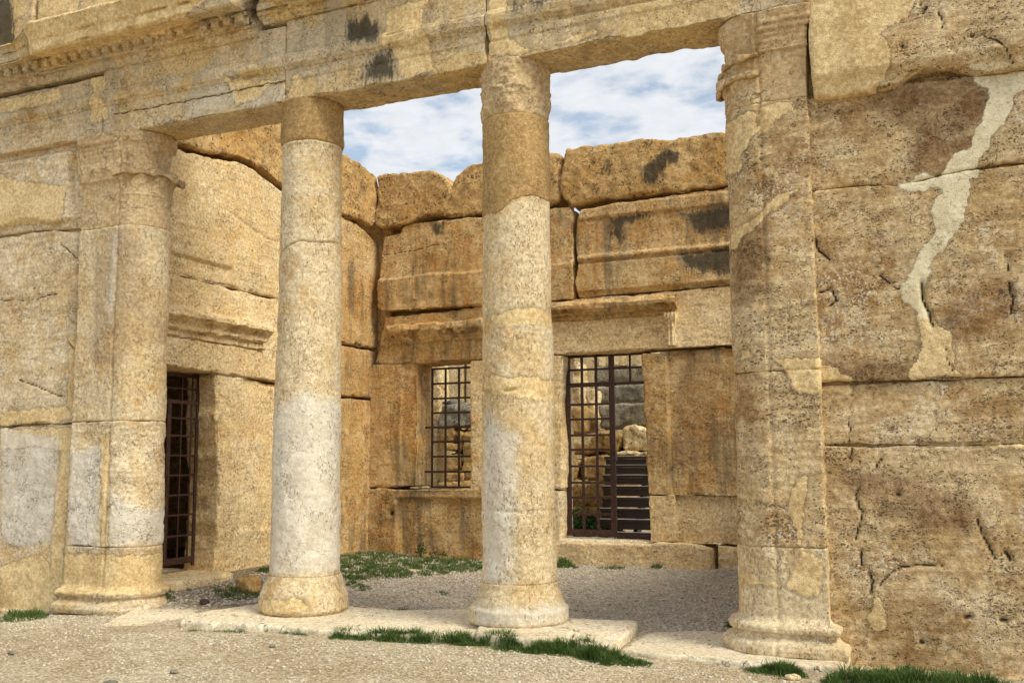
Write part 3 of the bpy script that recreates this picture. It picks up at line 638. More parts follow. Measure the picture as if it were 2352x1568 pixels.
cb2 = xprism('cornice_block', prof_corn(6.66), -7.12, -4.9, M['ent'], ent, vox=.016, soft=2, big=.02, mid=.012, fine=.004, chip=.1,
             relief=lambda co, nr: np.stack([np.zeros(len(co)), (.10+.12*np.clip(fbm(co, 1.5, 2)+.3, 0, 1)+.3*np.clip((-6.85-co[:, 0])/.3, 0, 1))*np.clip((8.75-co[:, 1])/.25, 0, 1)*(co[:, 2] > 6.7), np.zeros(len(co))], 1))
x = -6.8
while x < -5.7:
    V, F = prism([(8.80, 6.79), (8.69, 6.80), (8.68, 6.88), (8.80, 6.885)], 'X', x, x+.10)
    link('dentil', carve(mesh_from('dentil', V, F), vox=.012, soft=2, big=.004, mid=.008, fine=.004), M['ent'], cb2)
    x += .172
# second storey blocks standing on the cornice
up = thing('upper_wall', 'remains of the upper storey wall standing on the left cornice', 'wall', (-11.5, 9.3, 7.1))
for a, b, c in ((-16.5, -13.6, 1.4), (-13.58, -11.35, 1.5), (-11.33, -10.0, 1.6), (-9.98, -8.1, 1.3)):
    block(up, 'stone_block', rect(a, b, 7.10, 7.1+c), 9.28+random.uniform(-.03, .03), 9.95, M['ent'], vox=.03, soft=3, big=.02, mid=.01, patch=[('cream', [(-11.3, 7.0), (-10.6, 7.0), (-10.4, 9), (-11.2, 9)]), ('cream', [(-10.2, 7), (-9.2, 7), (-9.2, 9), (-10.3, 9)]), ('black', [(-12.5, 7.2), (-11.6, 7.2), (-11.8, 8.2), (-12.6, 8.2)])])

# ---- outer wall, left
wl = thing('outer_wall', 'pale outer wall of huge blocks left of the columns', 'wall', (-11.5, 9.2, -.2))
XL = -16.5
crL = [([aty(0, 688, YW), aty(70, 690, YW), aty(130, 672, YW)], .01, .02), ([aty(45, 872, YW), aty(90, 890, YW), aty(140, 910, YW)], .011, .025), ([aty(155, 785, YW), aty(185, 820, YW), aty(195, 840, YW)], .01, .025), ([aty(140, 560, YW), aty(185, 600, YW)], .012, .03)]
block(wl, 'stone_block', [(XL, 5.75), (XL, 4.60), aty(0, 540, YW), aty(100, 526, YW), (-9.72, 4.53), (-9.72, 5.75)], YW+.02, 9.5, M['left'], big=.008,
      relief=lambda co, nr: np.stack([0*co[:, 0], -.075*(nr[:, 1] < -.6)*np.clip((-10.14-.015-co[:, 0])/.03, 0, 1)*np.clip((co[:, 2]-4.70-.05*np.sin(co[:, 0]*5))/.04, 0, 1)*np.clip((5.62-co[:, 2])/.04, 0, 1), 0*co[:, 0]], 1),
      patch=[('cream', [aty(175, 300, YW), aty(215, 320, YW), aty(210, 440, YW), aty(180, 450, YW)]), ('cream', [aty(0, 400, YW), aty(60, 420, YW), aty(160, 430, YW), aty(150, 510, YW), aty(0, 520, YW)])])
block(wl, 'stone_block', [(XL, 4.59), (XL, 2.09), aty(0, 978, YW), (-9.72, 2.12), (-9.72, 4.52), aty(165, 532, YW), aty(100, 530, YW), aty(0, 545, YW)], YW, 9.55, M['left'], big=.012, chip=.05, cracks=crL,
      relief=lambda co, nr: np.stack([0*co[:, 0], .05*(nr[:, 1] < -.6)*np.clip((co[:, 0]+10.02)/.05, 0, 1), 0*co[:, 0]], 1),
      patch=[('cream', zy(Z4, [(440, 700), (510, 700), (510, 1240), (440, 1200)], YW)), ('cream', zy(Z4, [(0, 1200), (380, 1150), (500, 1210), (380, 1260), (0, 1270)], YW))])
block(wl, 'stone_block', [(XL, 2.075), (XL, -.6), (-9.72, -.6), (-9.72, 2.105), aty(0, 981, YW)], YW+.01, 9.55, M['left'], big=.014, chip=.05,
      patch=[('cream', zy(Z4, [(0, 1300), (400, 1290), (460, 1300), (450, 1440), (200, 1400), (0, 1440)], YW)), ('cream', zy(ZA, [(400, 0), (460, 0), (410, 700), (400, 1000), (300, 1100), (330, 700), (370, 300)], YW)), ('white', zy(ZA, [(0, -60), (380, 0), (370, 300), (330, 640), (200, 700), (0, 680)], YW)), ('cream', zy(ZA, [(0, 820), (250, 740), (400, 900), (390, 1100), (0, 1120)], YW))])
block(wl, 'footing', [(XL, -.55), (-9.9, -.55), (-9.9, -.17), (XL, -.28)], YW-.05, 9.4, M['left'], big=.02, chip=.05)

# ---- outer wall, right
wr = thing('outer_wall', 'brown pitted outer wall right of the columns with a white plaster filled crack', 'wall', (0, 9.2, -.2))
XR = 2.6
pW = [('white', zy(Z3, [(1990, 470), (2400, 400), (2400, 550), (2310, 600), (2260, 700), (2220, 790), (2150, 870), (2110, 960), (2060, 1060), (2030, 1150), (2010, 1250), (1990, 1350), (1960, 1430), (1900, 1480), (1850, 1600), (1800, 1600), (1820, 1500), (1760, 1420), (1750, 1350), (1790, 1300), (1830, 1230), (1790, 1200), (1620, 1230), (1545, 1170), (1600, 1140), (1740, 1110), (1810, 1120), (1870, 1080), (1900, 990), (2010, 930), (2040, 830), (2080, 740), (2130, 620), (2120, 560)], YW)),
      ('white', zy(Z6, [(1810, -20), (1880, -20), (1870, 60), (1800, 150), (1760, 230), (1740, 330), (1700, 420), (1720, 480), (1740, 600), (1690, 600), (1630, 540), (1570, 470), (1560, 390), (1640, 270), (1650, 200), (1760, 110)], YW)),
      ('cream', zy(Z6, [(1700, 500), (1760, 560), (1800, 640), (1900, 690), (1905, 800), (1890, 900), (1920, 940), (2000, 960), (1620, 985), (1620, 930), (1680, 870), (1720, 780), (1690, 700), (1640, 600)], YW)),
      ('cream', zy(Z6, [(1060, 880), (1200, 930), (1245, 985), (1260, 1040), (1230, 1090), (1130, 1060), (1000, 1060), (1000, 880)], YW)), ('cream', zy(ZC, [(2090, 35), (2400, 50), (2400, 85), (2150, 70)], YW)),
      ('cream', zy(ZC, [(1410, 990), (1450, 1060), (1470, 1180), (1400, 1260), (1350, 1150)], YW)),
      ('rust', zy(Z3, [(1650, 850), (1700, 800), (1780, 830), (1850, 900), (2030, 870), (2000, 960), (1880, 1000), (1830, 1080), (1760, 1110), (1680, 1090), (1650, 1000)], YW)),
      ('rust', zy(Z3, [(1350, 640), (1600, 560), (2000, 500), (2120, 600), (2080, 700), (1980, 850), (1700, 820), (1550, 760)], YW)),
      ('rust', zy(Z6, [(1850, 540), (2000, 480), (2150, 370), (2250, 380), (2280, 520), (2200, 640), (2000, 700), (1870, 660)], YW)),
      ('rust', zy(ZC, [(1150, 240), (1500, 260), (1700, 330), (1990, 440), (1980, 590), (1700, 560), (1450, 460), (1300, 350)], YW)),
      ('rust', zy(Z6, [(1080, 880), (1600, 900), (1600, 985), (1250, 990)], YW))]
block(wr, 'stone_block', [(-1.20, 3.99), (-.6, 4.0), aty(2060, 425, YW), (.2, 4.03), (XR, 4.04), (XR, 4.86), aty(2352, 160, YW), (-.2, 4.86), (-1.20, 4.87)], YW, 9.6, M['right'], vox=.018, soft=1, jit=.006, big=.010, bigs=1.6, chip=.04, patch=pW)
block(wr, 'stone_block', [(-1.20, 2.275), (-.6, 2.265), (.5, 2.27), (XR, 2.28), (XR, 4.03), (.2, 4.02), aty(2060, 427, YW), (-.6, 3.985), (-1.20, 3.975)], YW-.005, 9.6, M['right'], vox=.018, soft=1, jit=.006, big=.010, bigs=1.6, chip=.05, patch=pW,
      cracks=[(zy(Z6, [(1030, 80), (1040, 160), (1110, 215)], YW), .014, .035), (zy(Z6, [(850, 140), (930, 200), (900, 290)], YW), .014, .03), (zy(Z6, [(1050, 420), (1130, 410), (1160, 480), (1120, 520)], YW), .014, .035),
              (zy(Z6, [(1700, 360), (1700, 470), (1740, 560), (1780, 640)], YW), .014, .05), (zy(Z6, [(1850, 780), (1870, 860), (1900, 930)], YW), .007, .02), (zy(Z6, [(2240, 180), (2245, 290)], YW), .01, .02), (zy(Z6, [(2250, 370), (2285, 460), (2270, 560)], YW), .01, .03), (zy(Z6, [(1430, 310), (1480, 360), (1560, 410)], YW), .009, .02)])
block(wr, 'stone_block', [(-1.20, 1.73), (XR, 1.70), (XR, 2.265), (.5, 2.255), (-.6, 2.25), (-1.20, 2.25)], YW+.03, 9.6, M['right'], vox=.018, soft=1, jit=.006, big=.010, bigs=1.6, chip=.03, patch=pW,
      cracks=[(zy(Z6, [(1225, 1230), (1245, 1300), (1240, 1400)], YW), .008, .02)])
block(wr, 'stone_block', [(-1.20, -.6), (XR, -.6), (XR, 1.69), (-1.20, 1.72)], YW+.03, 9.6, M['right'], vox=.018, soft=1, jit=.006, big=.010, bigs=1.6, chip=.03, patch=pW,
      cracks=[(zy(ZC, [(1240, 0), (1245, 140)], YW), .01, .03), (zy(ZC, [(1440, 140), (1400, 195)], YW), .01, .03), (zy(ZC, [(1300, 330), (1275, 380), (1300, 440), (1330, 480), (1280, 600), (1285, 650)], YW), .011, .03), (zy(ZC, [(2050, 520), (2080, 600), (2120, 680), (2160, 770)], YW), .011, .03),
              (zy(ZC, [(1420, 960), (1500, 880), (1570, 830), (1680, 815), (1830, 825)], YW), .010, .03), (zy(ZC, [(1370, 870), (1385, 920), (1370, 990)], YW), .014, .045), (zy(ZC, [(1310, 720), (1325, 810)], YW), .011, .035), (zy(ZC, [(2230, 740), (2260, 780)], YW), .03, .05),
              (zy(ZC, [(1980, 1160), (2015, 1150)], YW), .02, .05), (zy(ZC, [(2215, 1170), (2250, 1170)], YW), .02, .05), (zy(ZC, [(1695, 1305), (1705, 1310)], YW), .02, .04), (zy(ZC, [(1545, 360), (1560, 362)], YW), .018, .04)])
block(wr, 'footing', [(-1.0, -.5), (XR, -.5), (XR, -.11), (-1.0, -.12)], YW-.07, 9.5, M['right'], big=.01)
block(wr, 'rubble_core', rect(-1.2, XR, -.3, 6.9), 9.10, 9.58, M['right'], vox=.05)
block(wl, 'rubble_core', rect(XL, -9.8, -.3, 6.4), 9.10, 9.5, M['left'], vox=.05)
pTop = [('cream', zy(Z3, [(900, -200), (1680, -200), (1660, 0), (1610, 130), (1480, 180), (1450, 230), (1500, 310), (1510, 400), (1470, 490), (1400, 560), (900, 700)], 8.86))]
block(wr, 'projecting_block', [aty(1868, 222, 8.86), aty(1960, 208, 8.86), aty(2050, 192, 8.86), aty(2110, 160, 8.86), aty(2190, 150, 8.86), aty(2240, 166, 8.86), aty(2352, 148, 8.86), (1.6, 4.90), (1.6, 7.2), (-1.03, 7.2)], 8.84, 9.6, M['right'], big=.014, chip=.08, jit=.006,
      relief=lambda co, nr: np.stack([0*co[:, 0], .07*np.clip((4.99-co[:, 2])/.1, 0, 1)*(nr[:, 1] < .2)*np.clip((9.2-co[:, 1])/.3, 0, 1), 0*co[:, 0]], 1), patch=pTop,
      cracks=[(zy(Z3, [(2020, 230), (2100, 215), (2190, 260), (2240, 300), (2290, 390)], 8.86), .012, .035), (zy(Z3, [(1740, 40), (1700, 80)], 8.86), .02, .04), (zy(Z3, [(1570, 290), (1575, 300)], 8.86), .025, .05), (zy(Z3, [(1690, 20), (1700, 30)], 8.86), .015, .04), (zy(Z3, [(1800, 80), (1830, 150), (1820, 190)], 8.86), .012, .03)])
block(wr, 'stone_block', [(1.62, 4.88), (XR, 4.88), (XR, 7.2), (1.62, 7.2)], 8.9, 9.6, M['right'], vox=.03)

# ---- inner side wall (left) with a doorway
XS = -9.45
ws = thing('side_wall', 'sunlit inner side wall with a dark doorway behind the left pier', 'wall', (XS-.3, 12, 0))
kS = dict(plane='X', vox=.022)
XB = XS-.55      # back of this wall
sm_ = M['side']
# jamb right of the door, battered
block(ws, 'door_jamb', [(10.98, -.3), (14.0, -.3), (14.0, 2.70), (12.4, 2.79), (10.99, 2.86), (11.03, 2.4), (11.06, 1.98), (11.12, 1.1), (11.08, .3)], XS, XB, sm_, plane='X', vox=.02, big=.02, chip=.06, jit=.012,
      relief=lambda co, nr: np.stack([-.035*(nr[:, 0] > .5)*np.clip((co[:, 1]-11.55)/.03, 0, 1)*np.clip((co[:, 2]-.6)/.05, 0, 1)-.07*(nr[:, 0] > .3)*np.exp(-((co[:, 1]-11.15)/.22)**2-((co[:, 2]-2.35)/.35)**2)*np.clip(.7+fbm(co, 5, 3), 0, 2), 0*co[:, 0], 0*co[:, 0]], 1),
      cracks=[([(11.5, .1), (11.6, .5), (11.55, .9)], .012, .03), ([(11.9, .4), (12.3, .9)], .01, .02)])
block(ws, 'stone_block', [(14.02, -.3), (15.2, -.3), (15.2, 2.68), (14.02, 2.69)], XS+.02, XB, M['back'], plane='X', vox=.025, big=.02, chip=.07)
block(ws, 'stone_block', [(14.04, 2.72), (15.22, 2.72), (15.22, 3.58), (14.04, 3.56)], XS+.04, XB, M['back'], plane='X', vox=.025, soft=5, big=.02, chip=.1)
block(ws, 'door_jamb', [(9.55, -.3), (9.66, -.3), (9.74, 2.86), (9.55, 2.86)], XS, XB, sm_, plane='X', vox=.025, big=.01)
block(ws, 'door_lintel', [(9.55, 2.88), (12.4, 2.83), (12.45, 2.82), (12.45, 4.1), (9.55, 4.1)], XS, XB, sm_, plane='X', vox=.02, big=.012, chip=.03, jit=.006,
      relief=lambda co, nr: np.stack([.035*(nr[:, 0] > .5)*(co[:, 1] < 11.83)*np.clip((3.28-co[:, 2])/.02, 0, 1), 0*co[:, 0], 0*co[:, 0]], 1))
V, F = prism([(XS-.02, 3.28), (XS+.05, 3.28), (XS+.06, 3.36), (XS+.12, 3.38), (XS+.13, 3.44), (XS+.19, 3.50), (XS+.24, 3.54), (XS+.235, 3.60), (XS+.05, 3.68), (XS-.02, 3.70)], 'Y', 9.6, 11.98) and sweep([(XS-.02, 3.28), (XS+.05, 3.28), (XS+.06, 3.36), (XS+.12, 3.38), (XS+.13, 3.44), (XS+.19, 3.50), (XS+.24, 3.54), (XS+.235, 3.60), (XS+.05, 3.68), (XS-.02, 3.70)], 'Y', 9.6, 11.98)
link('door_cornice', carve(mesh_from('door_cornice', V, F), remesh=False, big=.010, mid=.008, fine=.005, chip=.08), sm_, ws)
block(ws, 'stone_block', [(9.55, 4.12), (13.95, 4.12), (13.95, 5.80), (13.3, 5.78), (12.4, 5.84), (11.8, 5.98), (11.3, 6.02), (10.7, 5.9), (9.55, 5.8)], XS+.01, XB, sm_, plane='X', vox=.022, soft=3, big=.014, chip=.06,
      relief=lambda co, nr: np.stack([-.05*(nr[:, 0] > .5)*np.clip((11.3-co[:, 1])/.05, 0, 1)*np.clip((4.42-co[:, 2])/.03, 0, 1), 0*co[:, 0], 0*co[:, 0]], 1), cracks=[([(11.2, 5.2), (12.0, 5.0), (12.9, 5.05)], .01, .03)])
block(ws, 'stone_block', [(12.47, 2.84), (14.02, 2.74), (14.02, 4.11), (12.47, 4.11)], XS+.0, XB, sm_, plane='X', vox=.022, soft=4, big=.025, chip=.06)
block(ws, 'stone_block', [(13.97, 3.60), (15.25, 3.62), (15.28, 4.6), (15.22, 5.55), (14.6, 5.78), (13.97, 5.80)], XS+.03, XB, M['back'], plane='X', vox=.022, soft=5, big=.02, chip=.12)
bo = block(None, 'loose_boulder', [(13.3, 5.84), (13.9, 5.84), (14.5, 5.83), (14.85, 5.80), (15.1, 6.1), (15.2, 6.42), (15.0, 6.78), (14.5, 6.9), (13.8, 6.84), (13.2, 7.0), (12.9, 6.6), (12.95, 6.1)], XS+.10, XB-.1, M['rock'], plane='X', vox=.024, soft=7, big=.05, mid=.02, fine=.006, jit=.02)
tag(bo, 'rounded bright boulder right of the left column, on top of the side wall', 'boulder', 'loose boulders along the wall tops')
bo = block(None, 'loose_boulder', [(9.7, 5.86), (10.7, 5.96), (11.3, 6.07), (11.8, 6.04), (12.4, 5.9), (12.85, 5.86), (12.8, 6.9), (12.0, 7.1), (10.8, 7.15), (9.7, 7.1)], XS+.06, XB-.1, M['rock'], plane='X', vox=.024, soft=5, big=.05, mid=.018, fine=.006)
tag(bo, 'large rough ochre block under the left beam, on top of the side wall', 'boulder', 'loose boulders along the wall tops')
# threshold stone, gate and the dark chamber behind
st = block(None, 'door_step', [(-10.5, 9.75), (-9.0, 9.75), (-8.92, 10.3), (-9.02, 10.95), (-9.3, 11.12), (-10.5, 11.15)], -.1, .13, M['side'], plane='Z', vox=.02, soft=5, big=.015, chip=.08)
tag(st, 'worn stone step in front of the dark side doorway', 'step')
gt = thing('iron_gate', 'rusty brown iron grid gate in the dark side doorway', 'gate', (-9.9, 10.4, .15))
XG = -9.77
def xb(y0, y1, z0, z1, t=.012): return (XG-t, XG+t, y0, y1, z0, z1)
bars('gate_frame', [xb(9.72, 9.77, .20, 2.84), xb(10.97, 11.02, .20, 2.84), xb(9.77, 10.97, 2.42, 2.47), xb(9.77, 10.97, .24, .33, .015), xb(10.40, 10.47, .33, 2.42, .02), xb(9.77, 10.97, 2.79, 2.84)], M['iron'], gt)
for y in (9.94, 10.14, 10.68, 10.88): bars('upright_bar', [xb(y-.012, y+.012, .33, 2.79, .008)], M['iron'], gt)
for z in (.62, .90, 1.17, 1.44, 1.71, 1.98, 2.22, 2.63): bars('cross_bar', [(XG-.010, XG+.010, 9.775, 10.965, z-.013, z+.013)], M['iron'], gt)
bars('lock', [(XG+.02, XG+.035, 10.415, 10.455, 1.30, 1.45)], M['iron'], gt)
ch = thing('side_chamber', 'unlit stone chamber behind the rusty gate of the side doorway', 'chamber', (-11.5, 11, 0))
block(ch, 'back_wall', rect(9.3, 15.2, -.2, 3.4), -13.1, -12.8, M['side'], plane='X', vox=.06)
block(ch, 'end_wall', rect(-12.8, XB-.02, -.2, 3.4), 9.56, 9.75, M['side'], vox=.06)
block(ch, 'end_wall', rect(-12.8, XB-.02, -.2, 3.4), 14.9, 15.2, M['side'], vox=.06)
block(ch, 'ceiling_slab', [(-13.2, 9.5), (XB+.02, 9.5), (XB+.02, 15.3), (-13.2, 15.3)], 3.42, 3.8, M['side'], plane='Z', vox=.06)

# ---- inner back wall with window and door
block(ws, 'rubble_core', rect(13.5, 15.7, -.2, 5.6), XB+.1, XB+.3, M['back'], plane='X', vox=.05)
YBK = 15.0; YBB = 15.6
wb = thing('back_wall', 'inner back wall with a barred window and a gated doorway', 'wall', (-5.4, 15.3, 0))
B = lambda l, Y=YBK: [aty(u, v, Y) for u, v in l]
block(wb, 'stone_block', rect(-10.0, -9.15, -.2, 6.0), YBK+.22, YBB+.1, M['back'], vox=.04)
block(wb, 'rubble_core', rect(-9.3, -1.3, 3.42, 5.62), YBB-.25, YBB-.02, M['back'], vox=.05)
bk = M['back']; KB = dict(vox=.024)
def blk(name, pts, y0=YBK, y1=YBB, mat=bk, parent=wb, **kw):
    kw.setdefault('vox', .020); kw['soft'] = min(kw.get('soft', 1), 2); kw.setdefault('jit', .007); kw.setdefault('big', .010); kw.setdefault('mid', .005); kw.setdefault('chip', .05)
    return block(parent, name, pts, y0, y1, mat, **kw)
xr = -1.2
# courses under the window and beside the door
blk('sill_block', B([(846, 1285), (843, 1135), (850, 1124), (870, 1121), (980, 1123)])+[(-6.45, 1.16), (-6.45, -.25), (-9.45, -.25)], y0=YBK-.02, big=.03,
    relief=lambda co, nr: np.stack([0*co[:, 0], .07*(nr[:, 1] < -.4)*np.clip((1.0-co[:, 2])/.04, 0, 1)*np.clip((co[:, 0]+8.9)/.1, 0, 1), 0*co[:, 0]], 1), cracks=[([(-8.98, .72), (-8.96, .75)], .04, .07)])
blk('stone_block', [(-6.43, -.2), (-5.86, -.2), (-5.84, 1.12), (-6.43, 1.15)], y0=YBK+.02, mat=M['left'])
xl = aty(962, 900, YBK)[0]; xwr = aty(1083, 950, YBK)[0]
XW0, XW1 = -8.50, -7.45
blk('window_jamb', B([(845, 1118), (848, 1040), (850, 850), (858, 838)])+[(XW0, 3.31), (XW0, 1.17)], soft=4, big=.02,
    relief=lambda co, nr: np.stack([0*co[:, 0], .03*(nr[:, 1] < -.4)*np.clip((co[:, 0]+8.80)/.02, 0, 1), 0*co[:, 0]], 1))
blk('window_jamb', [(XW1, 1.14), (-6.2, 1.16), (-6.2, 3.30), (XW1, 3.30)], y0=YBK-.02, mat=M['side'])
blk('door_jamb', [(-6.18, 1.17), (-5.82, 1.17), (-5.80, 1.9), (-5.86, 2.5), (-5.78, 3.31), (-6.18, 3.31)], y0=YBK+.01, mat=M['side'], chip=.1)
XD0, XD1 = -5.80, -4.42
blk('door_jamb', [(-4.37, .36), (xr, .36), (xr, 1.078), (-4.38, 1.076)], y0=YBK, mat=M['side2'] if 'side2' in M else M['side'], big=.008,
    relief=lambda co, nr: np.stack([0*co[:, 0], .065*(nr[:, 1] < -.4)*np.clip((co[:, 0]+4.0-.03)/.02, 0, 1), 0*co[:, 0]], 1))
blk('door_jamb', [(-4.38, 1.075), (-3.3, 1.075), (xr, 1.08), (xr, 3.32), (-4.44, 3.28)], y0=YBK, mat=bk, big=.008, patch=[('rust', [(-3.95, 1.6), (-3.4, 1.5), (-3.3, 3.2), (-3.8, 3.2)])],
    relief=lambda co, nr: np.stack([0*co[:, 0], .065*(nr[:, 1] < -.4)*np.clip((co[:, 0]+4.05)/.02, 0, 1), 0*co[:, 0]], 1))
blk('threshold_block', B([(1268, 1310), (1270, 1250), (1300, 1243)])+[(-4.3, .34), (-4.2, .37), (-3.7, .36), (-3.4, .30), (-3.35, -.2), (-6.0, -.2)], y0=YBK-.22, mat=M['side'], big=.015, chip=.05)
blk('stone_block', [(-3.33, -.2), (xr, -.2), (xr, .34), (-3.33, .34)], y0=YBK-.03, mat=M['side'], big=.02)
blk('door_sill', [(-6.0, -.1), (-4.3, -.1), (-4.3, .375), (-6.0, .36)], y0=YBK+.02, mat=M['slab'], big=.006, chip=.03)
# lintel course
blk('window_lintel', B([(882, 728), (1000, 716)])+[(-6.12, 4.24), (-6.12, 3.33)]+B([(905, 838), (862, 832), (872, 790)]), y0=YBK-.01, big=.02,
    relief=lambda co, nr: np.stack([0*co[:, 0], .04*(nr[:, 1] < -.4)*np.clip((co[:, 2]-4.08)/.03, 0, 1)*0, 0*co[:, 0]], 1))
V, F = prism([(YBK+.02, 3.66), (YBK-.05, 3.66), (YBK-.16, 3.80), (YBK-.20, 3.86), (YBK-.19, 3.96), (YBK+.02, 4.02)], 'X', -9.03, -6.4)
link('window_hood', carve(mesh_from('window_hood', V, F), vox=.018, soft=2, big=.02, mid=.016, fine=.006, chip=.18), bk, wb)
blk('door_lintel', [(-6.10, 3.33), (xr, 3.335), (xr, 4.25), (-6.10, 4.22)], y0=YBK, mat=M['side'], big=.01, patch=[('rust', [(-4.3, 3.9), (-3.0, 3.9), (-3.0, 4.2), (-4.2, 4.3)])], cracks=[([(-6.1, 3.83), (-5.2, 3.8)], .006, .012)])
V, F = prism([(YBK+.02, 3.86), (YBK-.03, 3.86), (YBK-.05, 3.92), (YBK-.10, 3.94), (YBK-.16, 4.00), (YBK-.19, 4.02), (YBK-.20, 4.10), (YBK-.06, 4.19), (YBK+.02, 4.20)], 'X', -6.05, -3.83) and sweep([(YBK+.02, 3.86), (YBK-.03, 3.86), (YBK-.05, 3.92), (YBK-.10, 3.94), (YBK-.16, 4.00), (YBK-.19, 4.02), (YBK-.20, 4.10), (YBK-.06, 4.19), (YBK+.02, 4.20)], 'X', -6.05, -3.83)
link('door_hood', carve(mesh_from('door_hood', V, F), remesh=False, big=.008, mid=.008, fine=.004, chip=.08), bk, wb)
V, F = prism([(-4.05, 3.88), (-3.84, 3.88), (-3.85, 3.82), (-3.89, 3.62), (-3.87, 3.42), (-3.89, 3.37), (-4.0, 3.37), (-4.0, 3.44), (-3.98, 3.62), (-4.02, 3.80)], 'Y', YBK-.10, YBK+.02)
link('console_bracket', carve(mesh_from('console_bracket', V, F), vox=.010, soft=1, big=.003, mid=.004, fine=.002, relief=lambda co, nr: np.stack([0*co[:, 0], -.03*(nr[:, 1] < -.4)*np.clip((co[:, 2]-3.70)/.15, 0, 1)+.010*(nr[:, 1] < -.4)*np.cos((co[:, 0]+3.94)*110), 0*co[:, 0]], 1)), M['side'], wb)
# upper course
blk('stone_block', B([(878, 545), (905, 537), (918, 533), (925, 520), (950, 511), (1110, 497)])+[(-6.2, 5.80), (-5.62, 5.77)]+B([(1314, 486), (1318, 600), (1320, 682), (1316, 688)])+[(-6.2, 4.24)]+B([(1110, 703), (880, 716), (868, 708), (872, 640), (876, 590)]), y0=YBK, soft=4, big=.02,
    relief=lambda co, nr: np.stack([0*co[:, 0], -.06*(nr[:, 1] < -.4)*np.clip((4.86-co[:, 2]-.02*np.sin(co[:, 0]*4))/.03, 0, 1), 0*co[:, 0]], 1), patch=[('black', B([(985, 510), (1020, 508), (1015, 545), (990, 540)]))], cracks=[(B([(880, 585), (950, 575), (1010, 560)]), .006, .012)])
def rc2(co, nr):
    x, y, z = co.T; fr = (nr[:, 1] < -.4)
    d = -.07*np.exp(-((z-4.87)/.05)**4)-.05*np.clip((4.80-z)/.03, 0, 1)*np.clip((z-4.30)/.03, 0, 1)-.035*np.clip((z-5.52)/.015, 0, 1)*np.clip((5.74-z)/.02, 0, 1)-.02*np.clip((z-5.74)/.02, 0, 1)
    return np.stack([0*x, np.where(fr, d, 0), 0*x], 1)
blk('stone_block', B([(1325, 505), (1335, 480), (1500, 455), (1600, 441)])+[(-2.98, 5.79), (xr, 5.79), (xr, 4.27), (-3.0, 4.27)]+B([(1500, 668), (1330, 683), (1322, 650), (1330, 620), (1322, 560)]), y0=YBK, soft=3, big=.014, relief=rc2,
    patch=[('black', B([(1400, 500), (1470, 485), (1500, 495), (1440, 520), (1430, 560), (1400, 545)])), ('black', B([(1560, 490), (1720, 460), (1720, 520), (1600, 540)])), ('black', B([(1540, 580), (1720, 560), (1720, 640), (1580, 625)]))])
def boulder(label, l, y0, y1, patch=None, mat=None, **kw):
    kw.setdefault('soft', 3); kw.setdefault('big', .02); kw.setdefault('mid', .014); kw.setdefault('chip', .05)
    o = block(None, 'loose_boulder', B(l, y0+.05) if callable(B) else l, y0, y1, mat or M['rock'], vox=.024, fine=.006, jit=.02, patch=patch, **kw)
    tag(o, label, 'boulder', 'loose boulders along the wall tops')
boulder('small orange boulder in the corner, between the rounded boulder and the right column', [(870, 408), (885, 401), (945, 399), (990, 393), (1012, 402), (1037, 428), (1035, 452), (1015, 495), (980, 500), (920, 517), (880, 527), (862, 515), (860, 495), (872, 460)], YBK-.06, YBK+.75)
boulder('boulder split by the view of the right free column', [(1110, 375), (1078, 382), (1052, 402), (1042, 425), (1033, 455), (1020, 498), (1110, 490), (1200, 480), (1262, 472), (1283, 463), (1289, 440), (1287, 400), (1292, 364), (1285, 354), (1250, 352), (1180, 360)], YBK+.0, YBK+.8)
boulder('longest boulder with black lichen, right of the right column', [(1300, 346), (1320, 341), (1380, 332), (1480, 321), (1580, 311), (1640, 304), (1690, 306), (1790, 292), (1800, 412), (1676, 428), (1550, 441), (1400, 458), (1345, 468), (1318, 474), (1298, 458), (1290, 440), (1288, 410), (1293, 380)], YBK-.02, YBK+.8, big=.03,
        patch=[('black', B([(1505, 355), (1540, 330), (1565, 350), (1565, 370), (1535, 380), (1525, 410), (1500, 430), (1480, 425), (1468, 390), (1462, 375), (1490, 372)])), ('black', B([(1385, 365), (1400, 360), (1412, 385), (1400, 405), (1385, 395)]))])

# window grille
wg = thing('window_grille', 'dark iron bar grille across the small window', 'grille', (-8.0, 15.3, 1.2))
YG = 15.30
ux = [aty(993, 950, YG)[0]+k*.262 for k in range(6)]
zz = [aty(1010, v, YG)[1] for v in (847, 881, 915, 948, 981, 1014, 1048, 1083, 1118)]
for xk in ux: bars('upright_bar', [(xk-.021, xk+.021, YG-.006, YG+.006, zz[-1]-.015, zz[0]+.015)], M['iron'], wg)
for i, zk in enumerate(zz): bars('cross_bar', [(ux[0]-(.14 if i in (4, 7) else .018), ux[-1]+.018, YG-.018, YG-.0065, zk-.018, zk+.018)], M['iron'], wg)
